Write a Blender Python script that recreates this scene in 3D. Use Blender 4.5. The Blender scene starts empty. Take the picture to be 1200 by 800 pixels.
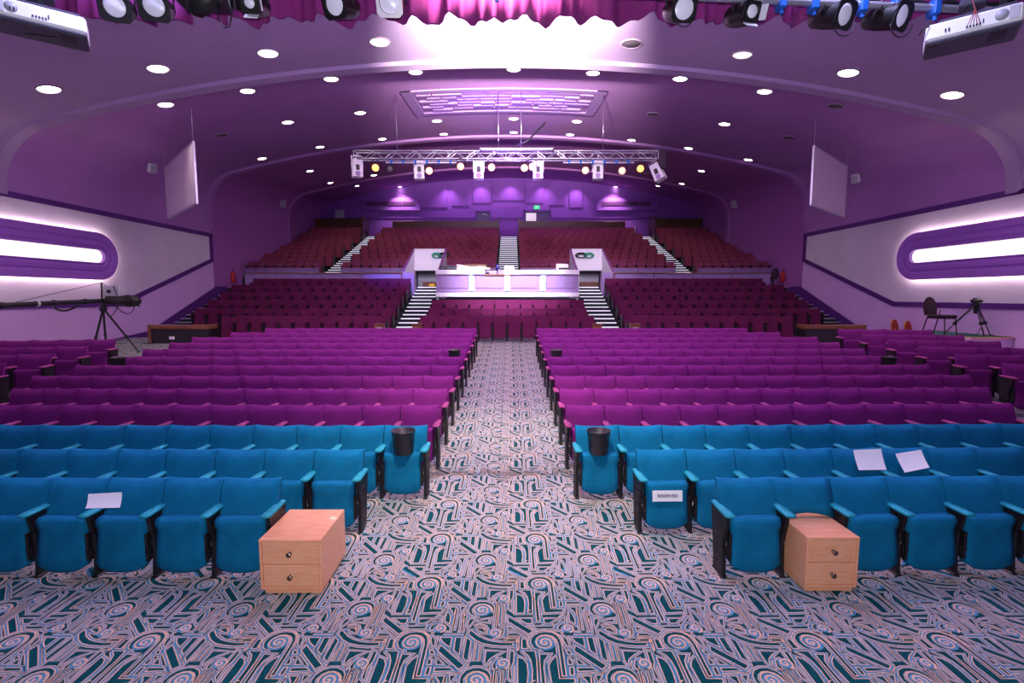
import bpy, math, random
from math import sin, cos, pi, radians, sqrt, tan, atan
from mathutils import Vector, Matrix
random.seed(7)
C = bpy.context.scene.collection
SC = bpy.context.scene
# ------------------------------------------------------------------ camera facts
F = 567.0; U0 = 598.0; V0 = 400.0; PITCH = radians(5.4); CX = 0.11; CZ = 2.52
SP, CP = sin(PITCH), cos(PITCH)
def at(u, v, Y):
    """point of the hall seen at photo position u,v when it stands Y metres down the hall"""
    a = (u-U0)/F; b = (V0-v)/F
    dy = CP+b*SP; t = Y/dy
    return Vector((CX+a*t, Y, CZ+t*(b*CP-SP)))
ORD = ['first','second','third','fourth','fifth','sixth','seventh','eighth','ninth','tenth','eleventh','twelfth',
       'thirteenth','fourteenth','fifteenth','sixteenth','seventeenth','eighteenth']
# ------------------------------------------------------------------ materials
MATS = {}
def mat(name, col, rough=.6, metal=0., emit=None, estr=0., var=.0, vscale=20., bump=0., bscale=200., spec=.5, coat=0.):
    if name in MATS: return MATS[name]
    m = bpy.data.materials.new(name); m.use_nodes = True
    nt = m.node_tree; b = nt.nodes['Principled BSDF']
    b.inputs['Base Color'].default_value = (*col, 1); b.inputs['Roughness'].default_value = rough
    b.inputs['Metallic'].default_value = metal; b.inputs['Specular IOR Level'].default_value = spec
    b.inputs['Coat Weight'].default_value = coat
    if emit: b.inputs['Emission Color'].default_value = (*emit, 1); b.inputs['Emission Strength'].default_value = estr
    if var or bump:
        tc = nt.nodes.new('ShaderNodeTexCoord')
    if var:
        n = nt.nodes.new('ShaderNodeTexNoise'); n.inputs['Scale'].default_value = vscale; n.inputs['Detail'].default_value = 4
        nt.links.new(tc.outputs['Object'], n.inputs['Vector'])
        r = nt.nodes.new('ShaderNodeValToRGB'); r.color_ramp.elements[0].position = .3; r.color_ramp.elements[1].position = .7
        r.color_ramp.elements[0].color = (*[c*(1-var) for c in col], 1); r.color_ramp.elements[1].color = (*[min(1, c*(1+var)) for c in col], 1)
        nt.links.new(n.outputs['Fac'], r.inputs['Fac']); nt.links.new(r.outputs['Color'], b.inputs['Base Color'])
    if bump:
        n2 = nt.nodes.new('ShaderNodeTexNoise'); n2.inputs['Scale'].default_value = bscale
        nt.links.new(tc.outputs['Object'], n2.inputs['Vector'])
        bp = nt.nodes.new('ShaderNodeBump'); bp.inputs['Strength'].default_value = bump; bp.inputs['Distance'].default_value = .01
        nt.links.new(n2.outputs['Fac'], bp.inputs['Height']); nt.links.new(bp.outputs['Normal'], b.inputs['Normal'])
    MATS[name] = m; return m
def woodmat(name, c1, c2, scale=(2, 14, 14), rough=.4, coat=.2):
    m = bpy.data.materials.new(name); m.use_nodes = True; nt = m.node_tree; b = nt.nodes['Principled BSDF']
    tc = nt.nodes.new('ShaderNodeTexCoord'); mp = nt.nodes.new('ShaderNodeMapping'); mp.inputs['Scale'].default_value = scale
    n = nt.nodes.new('ShaderNodeTexNoise'); n.inputs['Scale'].default_value = 2.2; n.inputs['Detail'].default_value = 6; n.inputs['Distortion'].default_value = 1.2
    r = nt.nodes.new('ShaderNodeValToRGB'); r.color_ramp.elements[0].position = .35; r.color_ramp.elements[1].position = .68
    r.color_ramp.elements[0].color = (*c1, 1); r.color_ramp.elements[1].color = (*c2, 1)
    nt.links.new(tc.outputs['Object'], mp.inputs['Vector']); nt.links.new(mp.outputs['Vector'], n.inputs['Vector'])
    nt.links.new(n.outputs['Fac'], r.inputs['Fac']); nt.links.new(r.outputs['Color'], b.inputs['Base Color'])
    b.inputs['Roughness'].default_value = rough; b.inputs['Coat Weight'].default_value = coat
    MATS[name] = m; return m
M_teal = mat('teal_fabric', (.003,.15,.30), .95, var=.14, vscale=7, bump=.25, bscale=260, spec=.15)
M_tealarm = mat('teal_armrest', (.012,.30,.38), .6, var=.1, spec=.3)
M_purp = mat('purple_fabric', (.150,.012,.145), .95, var=.12, vscale=7, bump=.25, bscale=260, spec=.15)
M_purparm = mat('purple_armrest', (.28,.04,.17), .6, spec=.3)
M_purpshade = mat('purple_fabric_shaded', (.095,.009,.052), .95, var=.12, vscale=3, spec=.15)  # purple seat fabric again, weaker terrace light put into the colour
M_burg = mat('burgundy_fabric', (.30,.060,.105), .95, var=.12, vscale=3, spec=.15)
M_black = mat('black_iron', (.012,.010,.013), .45, var=.3, vscale=30, spec=.4)
M_blackpl = mat('black_plastic', (.02,.017,.025), .35, spec=.5)
M_dark = mat('dark_paint', (.03,.012,.035), .7)
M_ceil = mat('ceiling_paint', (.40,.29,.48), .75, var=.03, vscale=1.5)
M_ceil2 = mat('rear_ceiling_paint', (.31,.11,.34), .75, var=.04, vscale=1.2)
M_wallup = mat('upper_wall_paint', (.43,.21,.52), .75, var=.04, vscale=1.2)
M_wallband = mat('band_wall_paint', (.70,.67,.73), .8, var=.05, vscale=1.2, bump=.1, bscale=8)
M_walllow = mat('lower_wall_paint', (.68,.44,.78), .8, var=.04, vscale=1.2)
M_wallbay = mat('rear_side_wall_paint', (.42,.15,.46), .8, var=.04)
M_back = mat('back_wall_paint', (.24,.075,.40), .8, var=.04)
M_trim = mat('purple_trim_paint', (.10,.02,.20), .5, var=.05)
M_loz = mat('lozenge_paint', (.36,.14,.60), .45, var=.03)
M_glow = mat('lozenge_light_panel', (.9,.85,.8), .5, emit=(1,.90,.82), estr=1.25)
M_cove = mat('cove_strip_light', (.9,.85,.8), .5, emit=(1,.92,.62), estr=50)
M_lamp = mat('downlight_lens', (1,1,.95), .4, emit=(1,.93,.80), estr=16)
M_lampdim = mat('downlight_lens_dim', (.5,.45,.45), .4, emit=(1,.9,.8), estr=1.2)
M_lampoff = mat('downlight_lens_off', (.12,.10,.12), .4)
M_rim = mat('downlight_rim', (.42,.30,.42), .35, var=.05)
M_stair = mat('stair_carpet_dark', (.015,.02,.026), .95, var=.3, vscale=15)
M_nosingdim = mat('dimmed_nosing', (.42,.45,.55), .4)  # darker nosing copy, dim light of the side stairs put into its colour
M_nosing = mat('white_nosing_glow', (.85,.85,.9), .35, emit=(.85,.82,1), estr=.6)  # nosings are no lamps; their lit brightness is added as a glow
M_case = mat('white_plastic_case', (.95,.94,.98), .35)
M_white = mat('white_paint', (.82,.78,.86), .5, var=.03)
M_lilac = mat('lilac_panel', (.30,.19,.43), .45, var=.08, vscale=3)
M_woodd = woodmat('dark_wood', (.06,.026,.011), (.12,.055,.022))
M_woodr = woodmat('red_brown_wood', (.14,.045,.025), (.26,.09,.045))
M_beech = woodmat('beech_wood', (.90,.38,.19), (.96,.50,.29), rough=.33, coat=.25)
M_steel = mat('steel', (.62,.62,.70), .28, 1., var=.05)
M_alu = mat('aluminium', (.70,.70,.80), .35, .8, var=.05)
M_brass = mat('pewter_knob', (.35,.27,.20), .22, 1.)
M_paper = mat('white_paper', (.88,.86,.90), .6, var=.02, vscale=3)
M_ink = mat('printed_ink', (.03,.015,.08), .6)
M_red = mat('red_enamel', (.5,.015,.02), .35)
M_redfab = mat('red_chair_fabric', (.33,.025,.02), .9, var=.1)
M_gold = mat('gold_piping', (.55,.35,.08), .4)
M_chairfab = mat('dark_chair_fabric', (.035,.010,.028), .9, var=.1)
M_curtain = mat('magenta_velvet', (.27,.02,.20), .85, var=.12, vscale=6)
M_lens = mat('flash_glint_lens', (.80,.78,.92), .3, emit=(.8,.76,1), estr=.12)  # flash reflection put into the pale colour and a faint glow
M_warm = mat('lit_amber_lens', (1,.6,.2), .4, emit=(1,.42,.10), estr=1.9)
M_warmred = mat('lit_rose_lens', (1,.5,.4), .4, emit=(1,.36,.26), estr=1.9)
M_bluecl = mat('blue_clamp', (.01,.10,.45), .4)
M_grey = mat('grey_plastic', (.42,.42,.48), .45, var=.05)
M_dgrey = mat('dark_grey_plastic', (.07,.065,.10), .4, var=.08)
M_green = mat('green_carpet', (.01,.12,.10), .95, var=.2)
M_exit = mat('green_exit_sign', (.02,.5,.12), .4, emit=(.05,.9,.25), estr=.9)
M_pil = mat('pilaster_light', (1,1,1), .4, emit=(.86,.82,1), estr=5)
M_bluegel = mat('blue_lit_glass', (.15,.2,.8), .3, emit=(.14,.2,1), estr=.55)
M_doorwin = mat('lit_door_window', (.9,.9,.8), .3, emit=(.85,.95,.62), estr=.3)
M_yellow = mat('yellow_plastic', (.7,.42,.03), .5)
M_khaki = mat('khaki_fabric', (.22,.16,.03), .9)
M_cable = mat('red_cable', (.4,.04,.06), .5)
M_greencab = mat('green_cable', (.02,.35,.2), .5)
# ------------------------------------------------------------------ mesh builder
class MB:
    def __init__(s): s.v = []; s.f = []; s.m = []; s.sm = []
    def add(s, vs, fs, mi=0, smooth=False):
        k = len(s.v); s.v += [tuple(v) for v in vs]
        for f in fs: s.f.append(tuple(i+k for i in f)); s.m.append(mi); s.sm.append(smooth)
        return s
    def box(s, x0, x1, y0, y1, z0, z1, mi=0, M=None):
        vs = [Vector(p) for p in ((x0,y0,z0),(x1,y0,z0),(x1,y1,z0),(x0,y1,z0),(x0,y0,z1),(x1,y0,z1),(x1,y1,z1),(x0,y1,z1))]
        if M: vs = [M @ v for v in vs]
        return s.add(vs, [(0,3,2,1),(4,5,6,7),(0,1,5,4),(1,2,6,5),(2,3,7,6),(3,0,4,7)], mi)
    def bbox(s, x0, x1, y0, y1, z0, z1, r=.01, mi=0, M=None):
        """box with chamfered edges"""
        r = min(r, (x1-x0)*.45, (y1-y0)*.45, (z1-z0)*.45)
        vs = []; idx = {}
        for i, x in enumerate((x0, x1)):
            for j, y in enumerate((y0, y1)):
                for k, z in enumerate((z0, z1)):
                    sx, sy, sz = (1 if i == 0 else -1), (1 if j == 0 else -1), (1 if k == 0 else -1)
                    for a, p in enumerate(((x, y+sy*r, z+sz*r), (x+sx*r, y, z+sz*r), (x+sx*r, y+sy*r, z))):
                        idx[i,j,k,a] = len(vs); vs.append(Vector(p))
        fs = []
        for i in (0,1): fs.append([idx[i,0,0,0], idx[i,1,0,0], idx[i,1,1,0], idx[i,0,1,0]])
        for j in (0,1): fs.append([idx[0,j,0,1], idx[1,j,0,1], idx[1,j,1,1], idx[0,j,1,1]])
        for k in (0,1): fs.append([idx[0,0,k,2], idx[1,0,k,2], idx[1,1,k,2], idx[0,1,k,2]])
        for i in (0,1):
            for j in (0,1): fs.append([idx[i,j,0,0], idx[i,j,1,0], idx[i,j,1,1], idx[i,j,0,1]])
        for i in (0,1):
            for k in (0,1): fs.append([idx[i,0,k,0], idx[i,1,k,0], idx[i,1,k,2], idx[i,0,k,2]])
        for j in (0,1):
            for k in (0,1): fs.append([idx[0,j,k,1], idx[1,j,k,1], idx[1,j,k,2], idx[0,j,k,2]])
        for i in (0,1):
            for j in (0,1):
                for k in (0,1): fs.append([idx[i,j,k,0], idx[i,j,k,1], idx[i,j,k,2]])
        c = Vector(((x0+x1)/2, (y0+y1)/2, (z0+z1)/2)); out = []
        for f in fs:
            n = (vs[f[1]]-vs[f[0]]).cross(vs[f[2]]-vs[f[0]]); m = sum((vs[q] for q in f), Vector())/len(f)
            out.append(tuple(f) if n.dot(m-c) > 0 else tuple(reversed(f)))
        if M: vs = [M @ v for v in vs]
        return s.add(vs, out, mi)
    def tube(s, p0, p1, r0, r1=None, n=10, mi=0, caps=True):
        r1 = r0 if r1 is None else r1
        p0 = Vector(p0); p1 = Vector(p1); d = (p1-p0).normalized()
        a = d.orthogonal().normalized(); b = d.cross(a)
        vs = [p0+(a*cos(2*pi*i/n)+b*sin(2*pi*i/n))*r0 for i in range(n)] + [p1+(a*cos(2*pi*i/n)+b*sin(2*pi*i/n))*r1 for i in range(n)]
        s.add(vs, [(i, (i+1) % n, (i+1) % n+n, i+n) for i in range(n)], mi, True)
        if caps: s.add(vs, [tuple(range(n-1,-1,-1)), tuple(range(n, 2*n))], mi)
        return s
    def path(s, pts, r, n=6, mi=0):
        pts = [Vector(p) for p in pts]; vs = []; ref = None
        for i, p in enumerate(pts):
            d = (pts[min(i+1, len(pts)-1)]-pts[max(i-1, 0)]).normalized()
            if ref is None: a = d.orthogonal().normalized()
            else: a = (ref-d*ref.dot(d)).normalized()
            ref = a; b = d.cross(a)
            vs += [p+(a*cos(2*pi*j/n)+b*sin(2*pi*j/n))*r for j in range(n)]
        fs = [(i*n+j, i*n+(j+1) % n, (i+1)*n+(j+1) % n, (i+1)*n+j) for i in range(len(pts)-1) for j in range(n)]
        fs += [tuple(range(n-1,-1,-1)), tuple(range((len(pts)-1)*n, len(pts)*n))]
        return s.add(vs, fs, mi, True)
    def lathe(s, prof, M=None, n=20, mi=0, capb=True, capt=True, smooth=True):
        vs = [Vector((r*cos(2*pi*j/n), r*sin(2*pi*j/n), z)) for r, z in prof for j in range(n)]
        if M: vs = [M @ v for v in vs]
        fs = [(i*n+j, i*n+(j+1) % n, (i+1)*n+(j+1) % n, (i+1)*n+j) for i in range(len(prof)-1) for j in range(n)]
        s.add(vs, fs, mi, smooth)
        if capb: s.add(vs[:n], [tuple(range(n-1,-1,-1))], mi)
        if capt: s.add(vs[-n:], [tuple(range(n))], mi)
        return s
    def prism(s, poly, M, d0, d1, mi=0):
        """poly in local xy, extruded d0..d1 along local z"""
        n = len(poly)
        vs = [M @ Vector((x, y, d0)) for x, y in poly]+[M @ Vector((x, y, d1)) for x, y in poly]
        fs = [(i, (i+1) % n, (i+1) % n+n, i+n) for i in range(n)]+[tuple(range(n-1,-1,-1)), tuple(range(n, 2*n))]
        return s.add(vs, fs, mi)
    def build(s, name, mats, parent=None, loc=None):
        me = bpy.data.meshes.new(name)
        me.from_pydata(s.v, [], s.f)
        for m in (mats if isinstance(mats, (list, tuple)) else [mats]): me.materials.append(m)
        me.polygons.foreach_set('material_index', s.m); me.polygons.foreach_set('use_smooth', s.sm)
        me.update()
        o = bpy.data.objects.new(name, me); C.objects.link(o)
        if parent: o.parent = parent
        if loc is not None: o.location = loc
        return o
def rebase(o, p):
    p = Vector(p)
    o.data.transform(Matrix.Translation(-p)); o.location = p; return o
def tag(o, label=None, cat=None, group=None, kind=None):
    if label: o['label'] = label
    if cat: o['category'] = cat
    if group: o['group'] = group
    if kind: o['kind'] = kind
    return o
def thing(name, label, cat, loc=(0,0,0), rz=0, group=None):
    o = bpy.data.objects.new(name, None); o.empty_display_size = .1; C.objects.link(o); o.location = loc; o.rotation_euler = (0,0,rz)
    return tag(o, label, cat, group)
def copy_tree(o, parent=None):
    c = o.copy(); C.objects.link(c); c.parent = parent
    for ch in list(o.children): copy_tree(ch, c)
    return c
def struct(o): o['kind'] = 'structure'; return o
I4 = Matrix.Identity(4)
T = Matrix.Translation
def R(a, ax): return Matrix.Rotation(radians(a), 4, ax)
# ------------------------------------------------------------------ hall levels (metres above the front stalls floor)
def zf(Y):
    """stalls floor: level by the stage then a gentle rake"""
    return 0. if Y < 4.55 else .072*(Y-4.55) if Y > 4.9 else .036*(Y-4.55)**2/.35*2*.5+0
def zfl(Y):
    if Y < 4.4: return 0.
    return max(0., .072*(Y-4.25)-.0)
zf = lambda Y: 0. if Y < 4.25 else .072*(Y-4.25)
# ------------------------------------------------------------------ carpet drawing (one repeat, metres)
DARK={
  'bar1': [(-0.265, 0.282), (-0.268, 0.232), (-0.116, 0.095), (-0.086, 0.121)],
  'tri1': [(-0.264, 0.171), (-0.269, 0.142), (-0.23, 0.136)],
  'bar2': [(-0.263, 0.095), (-0.27, 0.075), (-0.169, 0.072), (-0.204, 0.095)],
  'L1': [(-0.285, 0.019), (-0.271, 0.035), (-0.199, 0.035), (-0.2, 0.016)],
  'sq1': [(-0.163, 0.033), (-0.165, -0.054), (-0.131, -0.057), (-0.138, 0.033)],
  'h1': [(-0.178, 0.263), (-0.086, 0.26), (-0.09, 0.211), (-0.125, 0.211)],
  'h2': [(0.014, 0.257), (0.102, 0.263), (0.053, 0.214), (0.014, 0.216)],
  'bar3': [(-0.072, 0.171), (0.079, 0.177), (0.068, 0.15), (-0.046, 0.149)],
  'leaf': [(0.14, 0.07), (0.164, 0.027), (0.171, -0.04), (0.153, -0.016), (0.14, 0.027)],
  'dia': [(0.149, -0.085), (0.17, -0.085), (0.179, -0.111), (0.157, -0.106)],
  's1': [(0.152, -0.151), (0.17, -0.181), (0.17, -0.205), (0.149, -0.205)],
  's2': [(0.156, -0.239), (0.175, -0.239), (0.17, -0.299), (0.153, -0.299)],
  'bar4': [(0.22, -0.032), (0.206, -0.08), (0.369, -0.248), (0.401, -0.22)],
  'tri2': [(0.211, -0.156), (0.214, -0.205), (0.253, -0.208)],
  'bar5': [(0.208, -0.243), (0.305, -0.243), (0.33, -0.262), (0.209, -0.267)],
  'tri3': [(0.206, 0.05), (0.285, 0.05), (0.282, -0.038), (0.254, -0.016), (0.227, 0.011)],
  'col1': [(0.319, 0.05), (0.356, 0.05), (0.356, -0.111), (0.32, -0.075)],
  'col2': [(0.4, 0.05), (0.428, 0.016), (0.421, -0.179), (0.392, -0.146)],
  'fan1': [(0.227, 0.4), (0.279, 0.4), (0.267, 0.308), (0.255, 0.36)],
  'fan2': [(0.219, 0.347), (0.239, 0.308), (0.249, 0.251), (0.244, 0.208), (0.212, 0.245)],
  'fan3': [(0.319, 0.407), (0.356, 0.407), (0.342, 0.387), (0.325, 0.353)],
  'fan4': [(0.361, 0.308), (0.379, 0.289), (0.351, 0.232)],
  'fan5': [(0.406, 0.257), (0.439, 0.257), (0.401, 0.171), (0.397, 0.214)],
  'tr5': [(0.131, 0.226), (0.17, 0.27), (0.165, 0.236)],
  'hk': [(0.112, 0.142), (0.115, 0.171), (0.137, 0.195), (0.164, 0.199), (0.138, 0.171), (0.131, 0.136)],
  'cresA': [(-0.038, -0.077), (-0.082, -0.048), (-0.101, 0.0), (-0.096, 0.044), (-0.072, 0.078), (-0.033, 0.103), (0.011, 0.112), (0.059, 0.104), (0.095, 0.072), (0.111, 0.027), (0.117, -0.027), (0.117, -0.304), (0.098, -0.308), (0.099, -0.016), (0.09, 0.033), (0.063, 0.07), (0.017, 0.086), (-0.024, 0.081), (-0.058, 0.055), (-0.072, 0.022), (-0.07, -0.022)],
  'arch1': [(0.776, 0.569), (0.811, 0.55), (0.831, 0.511), (0.835, 0.434), (0.826, 0.334), (0.772, 0.334), (0.774, 0.562)],
  'arch2': [(0.811, 0.628), (0.892, 0.628), (0.9, 0.533), (0.894, 0.334), (0.866, 0.334), (0.874, 0.462), (0.867, 0.54), (0.847, 0.594)],
  'stem': [(0.93, 0.598), (0.985, 0.594), (0.952, 0.54), (0.944, 0.476), (0.947, 0.241), (0.928, 0.241), (0.927, 0.525)],
  'Lf': [(1.042, 0.576), (1.008, 0.54), (0.986, 0.49), (0.995, 0.338), (1.137, 0.347), (1.143, 0.377), (1.042, 0.38)],
  'sl': [(0.721, 0.628), (0.743, 0.621), (0.739, 0.533), (0.719, 0.476), (0.729, 0.367), (0.71, 0.393), (0.713, 0.462)],
  'wedge': [(0.55, 0.628), (0.659, 0.624), (0.611, 0.594), (0.57, 0.554), (0.552, 0.504), (0.546, 0.547)],
  'bowl': [(0.414, 0.118), (0.427, 0.124), (0.478, 0.067), (0.539, 0.027), (0.597, 0.008), (0.664, -0.003), (0.734, -0.003), (0.736, -0.027), (0.664, -0.03), (0.589, -0.022), (0.516, -0.003), (0.462, 0.033), (0.412, 0.089)],
  'eye': [(0.468, 0.136), (0.486, 0.153), (0.513, 0.146), (0.534, 0.107), (0.506, 0.116)],
  'tri6': [(0.465, 0.232), (0.512, 0.248), (0.552, 0.257), (0.549, 0.228)],
  'cresB': [(0.451, 0.295), (0.405, 0.314), (0.386, 0.36), (0.393, 0.407), (0.423, 0.451), (0.472, 0.473), (0.516, 0.473), (0.563, 0.448), (0.585, 0.414), (0.591, 0.347), (0.585, 0.36), (0.57, 0.404), (0.546, 0.431), (0.506, 0.448), (0.466, 0.445), (0.43, 0.42), (0.409, 0.38), (0.414, 0.34), (0.43, 0.314)],
  'hook': [(0.618, 0.544), (0.631, 0.547), (0.618, 0.511), (0.622, 0.473), (0.608, 0.464), (0.599, 0.49)],
  'pr': [(0.622, 0.165), (0.636, 0.151), (0.67, 0.144), (0.665, 0.095), (0.648, 0.067), (0.625, 0.061), (0.652, 0.095), (0.66, 0.128)],
}
LINES={
  'pen1': [(0.61, 0.462), (0.597, 0.151), (0.66, 0.144), (0.674, 0.448), (0.61, 0.462)],
  'pen2': [(0.625, 0.434), (0.613, 0.183), (0.649, 0.175), (0.657, 0.42), (0.625, 0.434)],
  'pen3': [(0.634, 0.407), (0.628, 0.208)],
  'v1': [(0.463, -0.003), (0.46, -0.183)],
  'v2': [(0.475, -0.011), (0.471, -0.183)],
  'v3': [(0.499, -0.027), (0.495, -0.181)],
  'v4': [(0.511, -0.029), (0.508, -0.179)],
  'hz1': [(0.224, 0.112), (0.283, 0.109)],
  'hz2': [(0.219, 0.081), (0.37, 0.081)],
  'hz3': [(0.319, 0.112), (0.376, 0.109)],
  'e1': [(0.444, 0.183), (0.484, 0.195), (0.528, 0.177), (0.547, 0.136), (0.545, 0.095)],
  'e2': [(0.445, 0.163), (0.479, 0.175), (0.513, 0.163), (0.535, 0.136)],
  'Lp1': [(0.678, 0.044), (0.766, 0.039), (0.77, -0.092), (0.78, -0.075), (0.785, 0.055), (0.689, 0.055)],
  'w1': [(0.282, 0.393), (0.276, 0.124)],
  'w2': [(0.3, 0.393), (0.291, 0.128)],
  'w3': [(0.338, 0.321), (0.344, 0.13)],
  'w4': [(0.353, 0.334), (0.36, 0.13)],
  'u1': [(0.883, 0.367), (0.851, 0.347)],
  'ar': [(1.074, 0.238), (1.139, 0.308), (1.152, 0.286)],
}
SPI={
 'A':(0.000,0.000),
 'B':(0.492,0.367),
 's1':(0.185,0.153),
 's2':(0.668,0.515),
 's3':(0.602,0.101),
# A2 rel 0.9724714274706037 0.02192142615259396
}
M_cbase = mat('carpet_blue', (.08,.26,.40), .95, var=.18, vscale=60, spec=.1)
M_cpink = mat('carpet_rose', (.68,.46,.34), .95, var=.12, vscale=90, spec=.1)
M_cteal = mat('carpet_teal', (.002,.062,.075), .95, var=.25, vscale=60, spec=.1)
M_cmix = mat('carpet_mixed', (.20,.18,.23), .95, var=.35, vscale=6, spec=.1)
def area(p): return sum(p[i][0]*p[(i+1) % len(p)][1]-p[(i+1) % len(p)][0]*p[i][1] for i in range(len(p)))/2
def offset(p, d):
    if area(p) < 0: p = p[::-1]
    out = []
    n = len(p)
    for i in range(n):
        a = Vector(p[i-1]); b = Vector(p[i]); c = Vector(p[(i+1) % n])
        e1 = (b-a).normalized(); e2 = (c-b).normalized()
        n1 = Vector((e1.y, -e1.x)); n2 = Vector((e2.y, -e2.x)); m = n1+n2
        if m.length < .2: m = n1
        k = min(1.8, 1/max(.3, m.normalized().dot(n1)))
        q = b+m.normalized()*d*k; out.append((q.x, q.y))
    return out
def strip(pts, w):
    pts = [Vector(p) for p in pts]; L = []; Rr = []
    for i, p in enumerate(pts):
        d = (pts[min(i+1, len(pts)-1)]-pts[max(i-1, 0)])
        if d.length < 1e-6: d = pts[i]-pts[i-1]
        d.normalize(); nrm = Vector((-d.y, d.x)); L.append(p+nrm*w/2); Rr.append(p-nrm*w/2)
    return [[tuple(L[i]), tuple(L[i+1]), tuple(Rr[i+1]), tuple(Rr[i])] for i in range(len(pts)-1)]
MOT = []      # (polygon, level, material index)
for k, p in DARK.items():
    MOT.append((offset(p, .0255), 0, 1)); MOT.append((offset(p, .0185), 1, 0)); MOT.append((offset(p, .0085), 2, 1))
    pp = p if area(p) > 0 else p[::-1]
    MOT.append((pp, 3, 2))
def spiral(c, r, turns, ph, w, lvl, mi, dirn=1, r0=.0):
    n = int(18*turns); pts = []
    for i in range(n+1):
        f = i/n; a = ph+dirn*2*pi*turns*f; rr = r0+(r-r0)*f
        pts.append((c[0]+rr*cos(a), c[1]+rr*sin(a)))
    for q in strip(pts, w): MOT.append((q, lvl+2, mi))
for nm, r, tn in (('A', .078, 2.4), ('B', .078, 2.4), ('s1', .048, 1.6), ('s2', .050, 1.6), ('s3', .050, 1.6)):
    c = SPI[nm]
    disc = [(c[0]+r*.98*cos(a*pi/10), c[1]+r*.98*sin(a*pi/10)) for a in range(20)]
    disc2 = [(c[0]+r*1.22*cos(a*pi/10), c[1]+r*1.22*sin(a*pi/10)) for a in range(20)]
    MOT.append((disc, 4, 0))
    spiral(c, r, tn, 2.4, .0155, 3, 1, -1)
    if r > .06: spiral(c, r*.80, .7, 5.6, .005, 3, 2, -1, r0=r*.55)
    if nm == 'A': spiral(c, .132, .62, 3.6, .010, 3, 1, -1, r0=.125)
for k, p in LINES.items():
    w = .007 if k[0] in 'pvw' else .009
    for q in strip(p, w+.018): MOT.append((q, 1, 0))
    for q in strip(p, w+.030): MOT.append((q, 0, 1))
    for q in strip(p, w): MOT.append((q, 5, 1))
    if k[0] == 'v' or k[:3] == 'pen':
        for q in strip([(x+.006, y) for x, y in p], .003): MOT.append((q, 6, 2))
TW, TH = .972, .715; OX, OY = .3625-CX*0, 3.306
def carpet_region(x0, x1, y0, y1, mb):
    i0 = int(math.floor((x0-OX)/TW))-1; i1 = int(math.ceil((x1-OX)/TW))+1
    j0 = int(math.floor((y0-OY)/TH))-1; j1 = int(math.ceil((y1-OY)/TH))+1
    for i in range(i0, i1):
        for j in range(j0, j1):
            ox = OX+i*TW; oy = OY+j*TH
            for poly, lvl, mi in MOT:
                cx = sum(p[0] for p in poly)/len(poly)+ox; cy = sum(p[1] for p in poly)/len(poly)+oy
                if not (x0 <= cx <= x1 and y0 <= cy <= y1): continue
                n = len(poly)
                if area(poly) < 0: poly = poly[::-1]
                mb.add([(x+ox, y+oy, zf(y+oy)+.0012+.0007*lvl) for x, y in poly], [tuple(range(n))], mi)
fl = MB()
prof = [(1.2, 0)]+[(4.25, 0), (4.6, zf(4.6)), (16.75, zf(16.75)), (17.2, .94), (18.35, .94)]
for (ya, za), (yb, zb) in zip(prof[:-1], prof[1:]):
    fl.add([(-14.6, ya, za), (14.6, ya, za), (14.6, yb, zb), (-14.6, yb, zb)], [(0,1,2,3)], 3)
# patterned pile: blue ground then rose and teal figures
for (x0, x1, y0, y1) in ((-7.4, 7.4, 1.5, 5.3), (-2.45, 2.45, 5.3, 6.4), (-1.35, 1.35, 6.2, 16.7), (-13.9, -7.6, 13.0, 16.6)):
    ys = [y0]+[y for y in (4.25,) if y0 < y < y1]+[y1]
    for a, b in zip(ys[:-1], ys[1:]):
        fl.add([(x0,a,zf(a)+.0006),(x1,a,zf(a)+.0006),(x1,b,zf(b)+.0006),(x0,b,zf(b)+.0006)], [(0,1,2,3)], 2)
    carpet_region(x0, x1, y0, y1, fl)
struct(fl.build('floor', [M_cbase, M_cpink, M_cteal, M_cmix]))
# ------------------------------------------------------------------ shell: stepped ceiling bays, side walls, back wall
BAYS = [  # y0, y1, crown height at y0,y1 , half width at y0,y1 , thickness step
    (4.9, 13.8, 5.70+CZ, 6.26+CZ, 14.0, 14.0),
    (13.8, 23.7, 6.60+CZ, 7.47+CZ, 14.3, 14.3),
    (23.7, 31.6, 7.72+CZ, 8.08+CZ, 14.7, 14.05),
    (31.6, 37.6, 8.32+CZ, 8.85+CZ, 14.45, 14.45)]
def profile(W, zc):
    """half section of a bay: list of x,z from the crown outwards and down"""
    pts = []; xs = W-1.4
    for i in range(15):
        x = xs*i/14; pts.append((x, zc-.0097*x*x))
    zA = .0097*xs*xs
    for i in range(1, 13):
        ph = i/12*pi/2; pts.append((xs+1.4*sin(ph), zc-zA-.25*sin(ph)-1.35*(1-cos(ph))))
    return pts
def bay_at(k, Y):
    y0, y1, z0, z1, w0, w1 = BAYS[k]; f = (Y-y0)/(y1-y0)
    return w0+(w1-w0)*f, z0+(z1-z0)*f
def ceil_z(k, x, Y):
    W, zc = bay_at(k, Y); pr = profile(W, zc); x = abs(x)
    for (xa, za), (xb, zb) in zip(pr[:-1], pr[1:]):
        if xa <= x <= xb: return za+(zb-za)*(x-xa)/max(1e-6, xb-xa)
    return pr[-1][1]
def full(W, zc, zb):
    h = profile(W, zc); left = [(-x, z) for x, z in reversed(h[1:])]
    return [(-W, zb)]+left+h+[(W, zb)]
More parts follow.
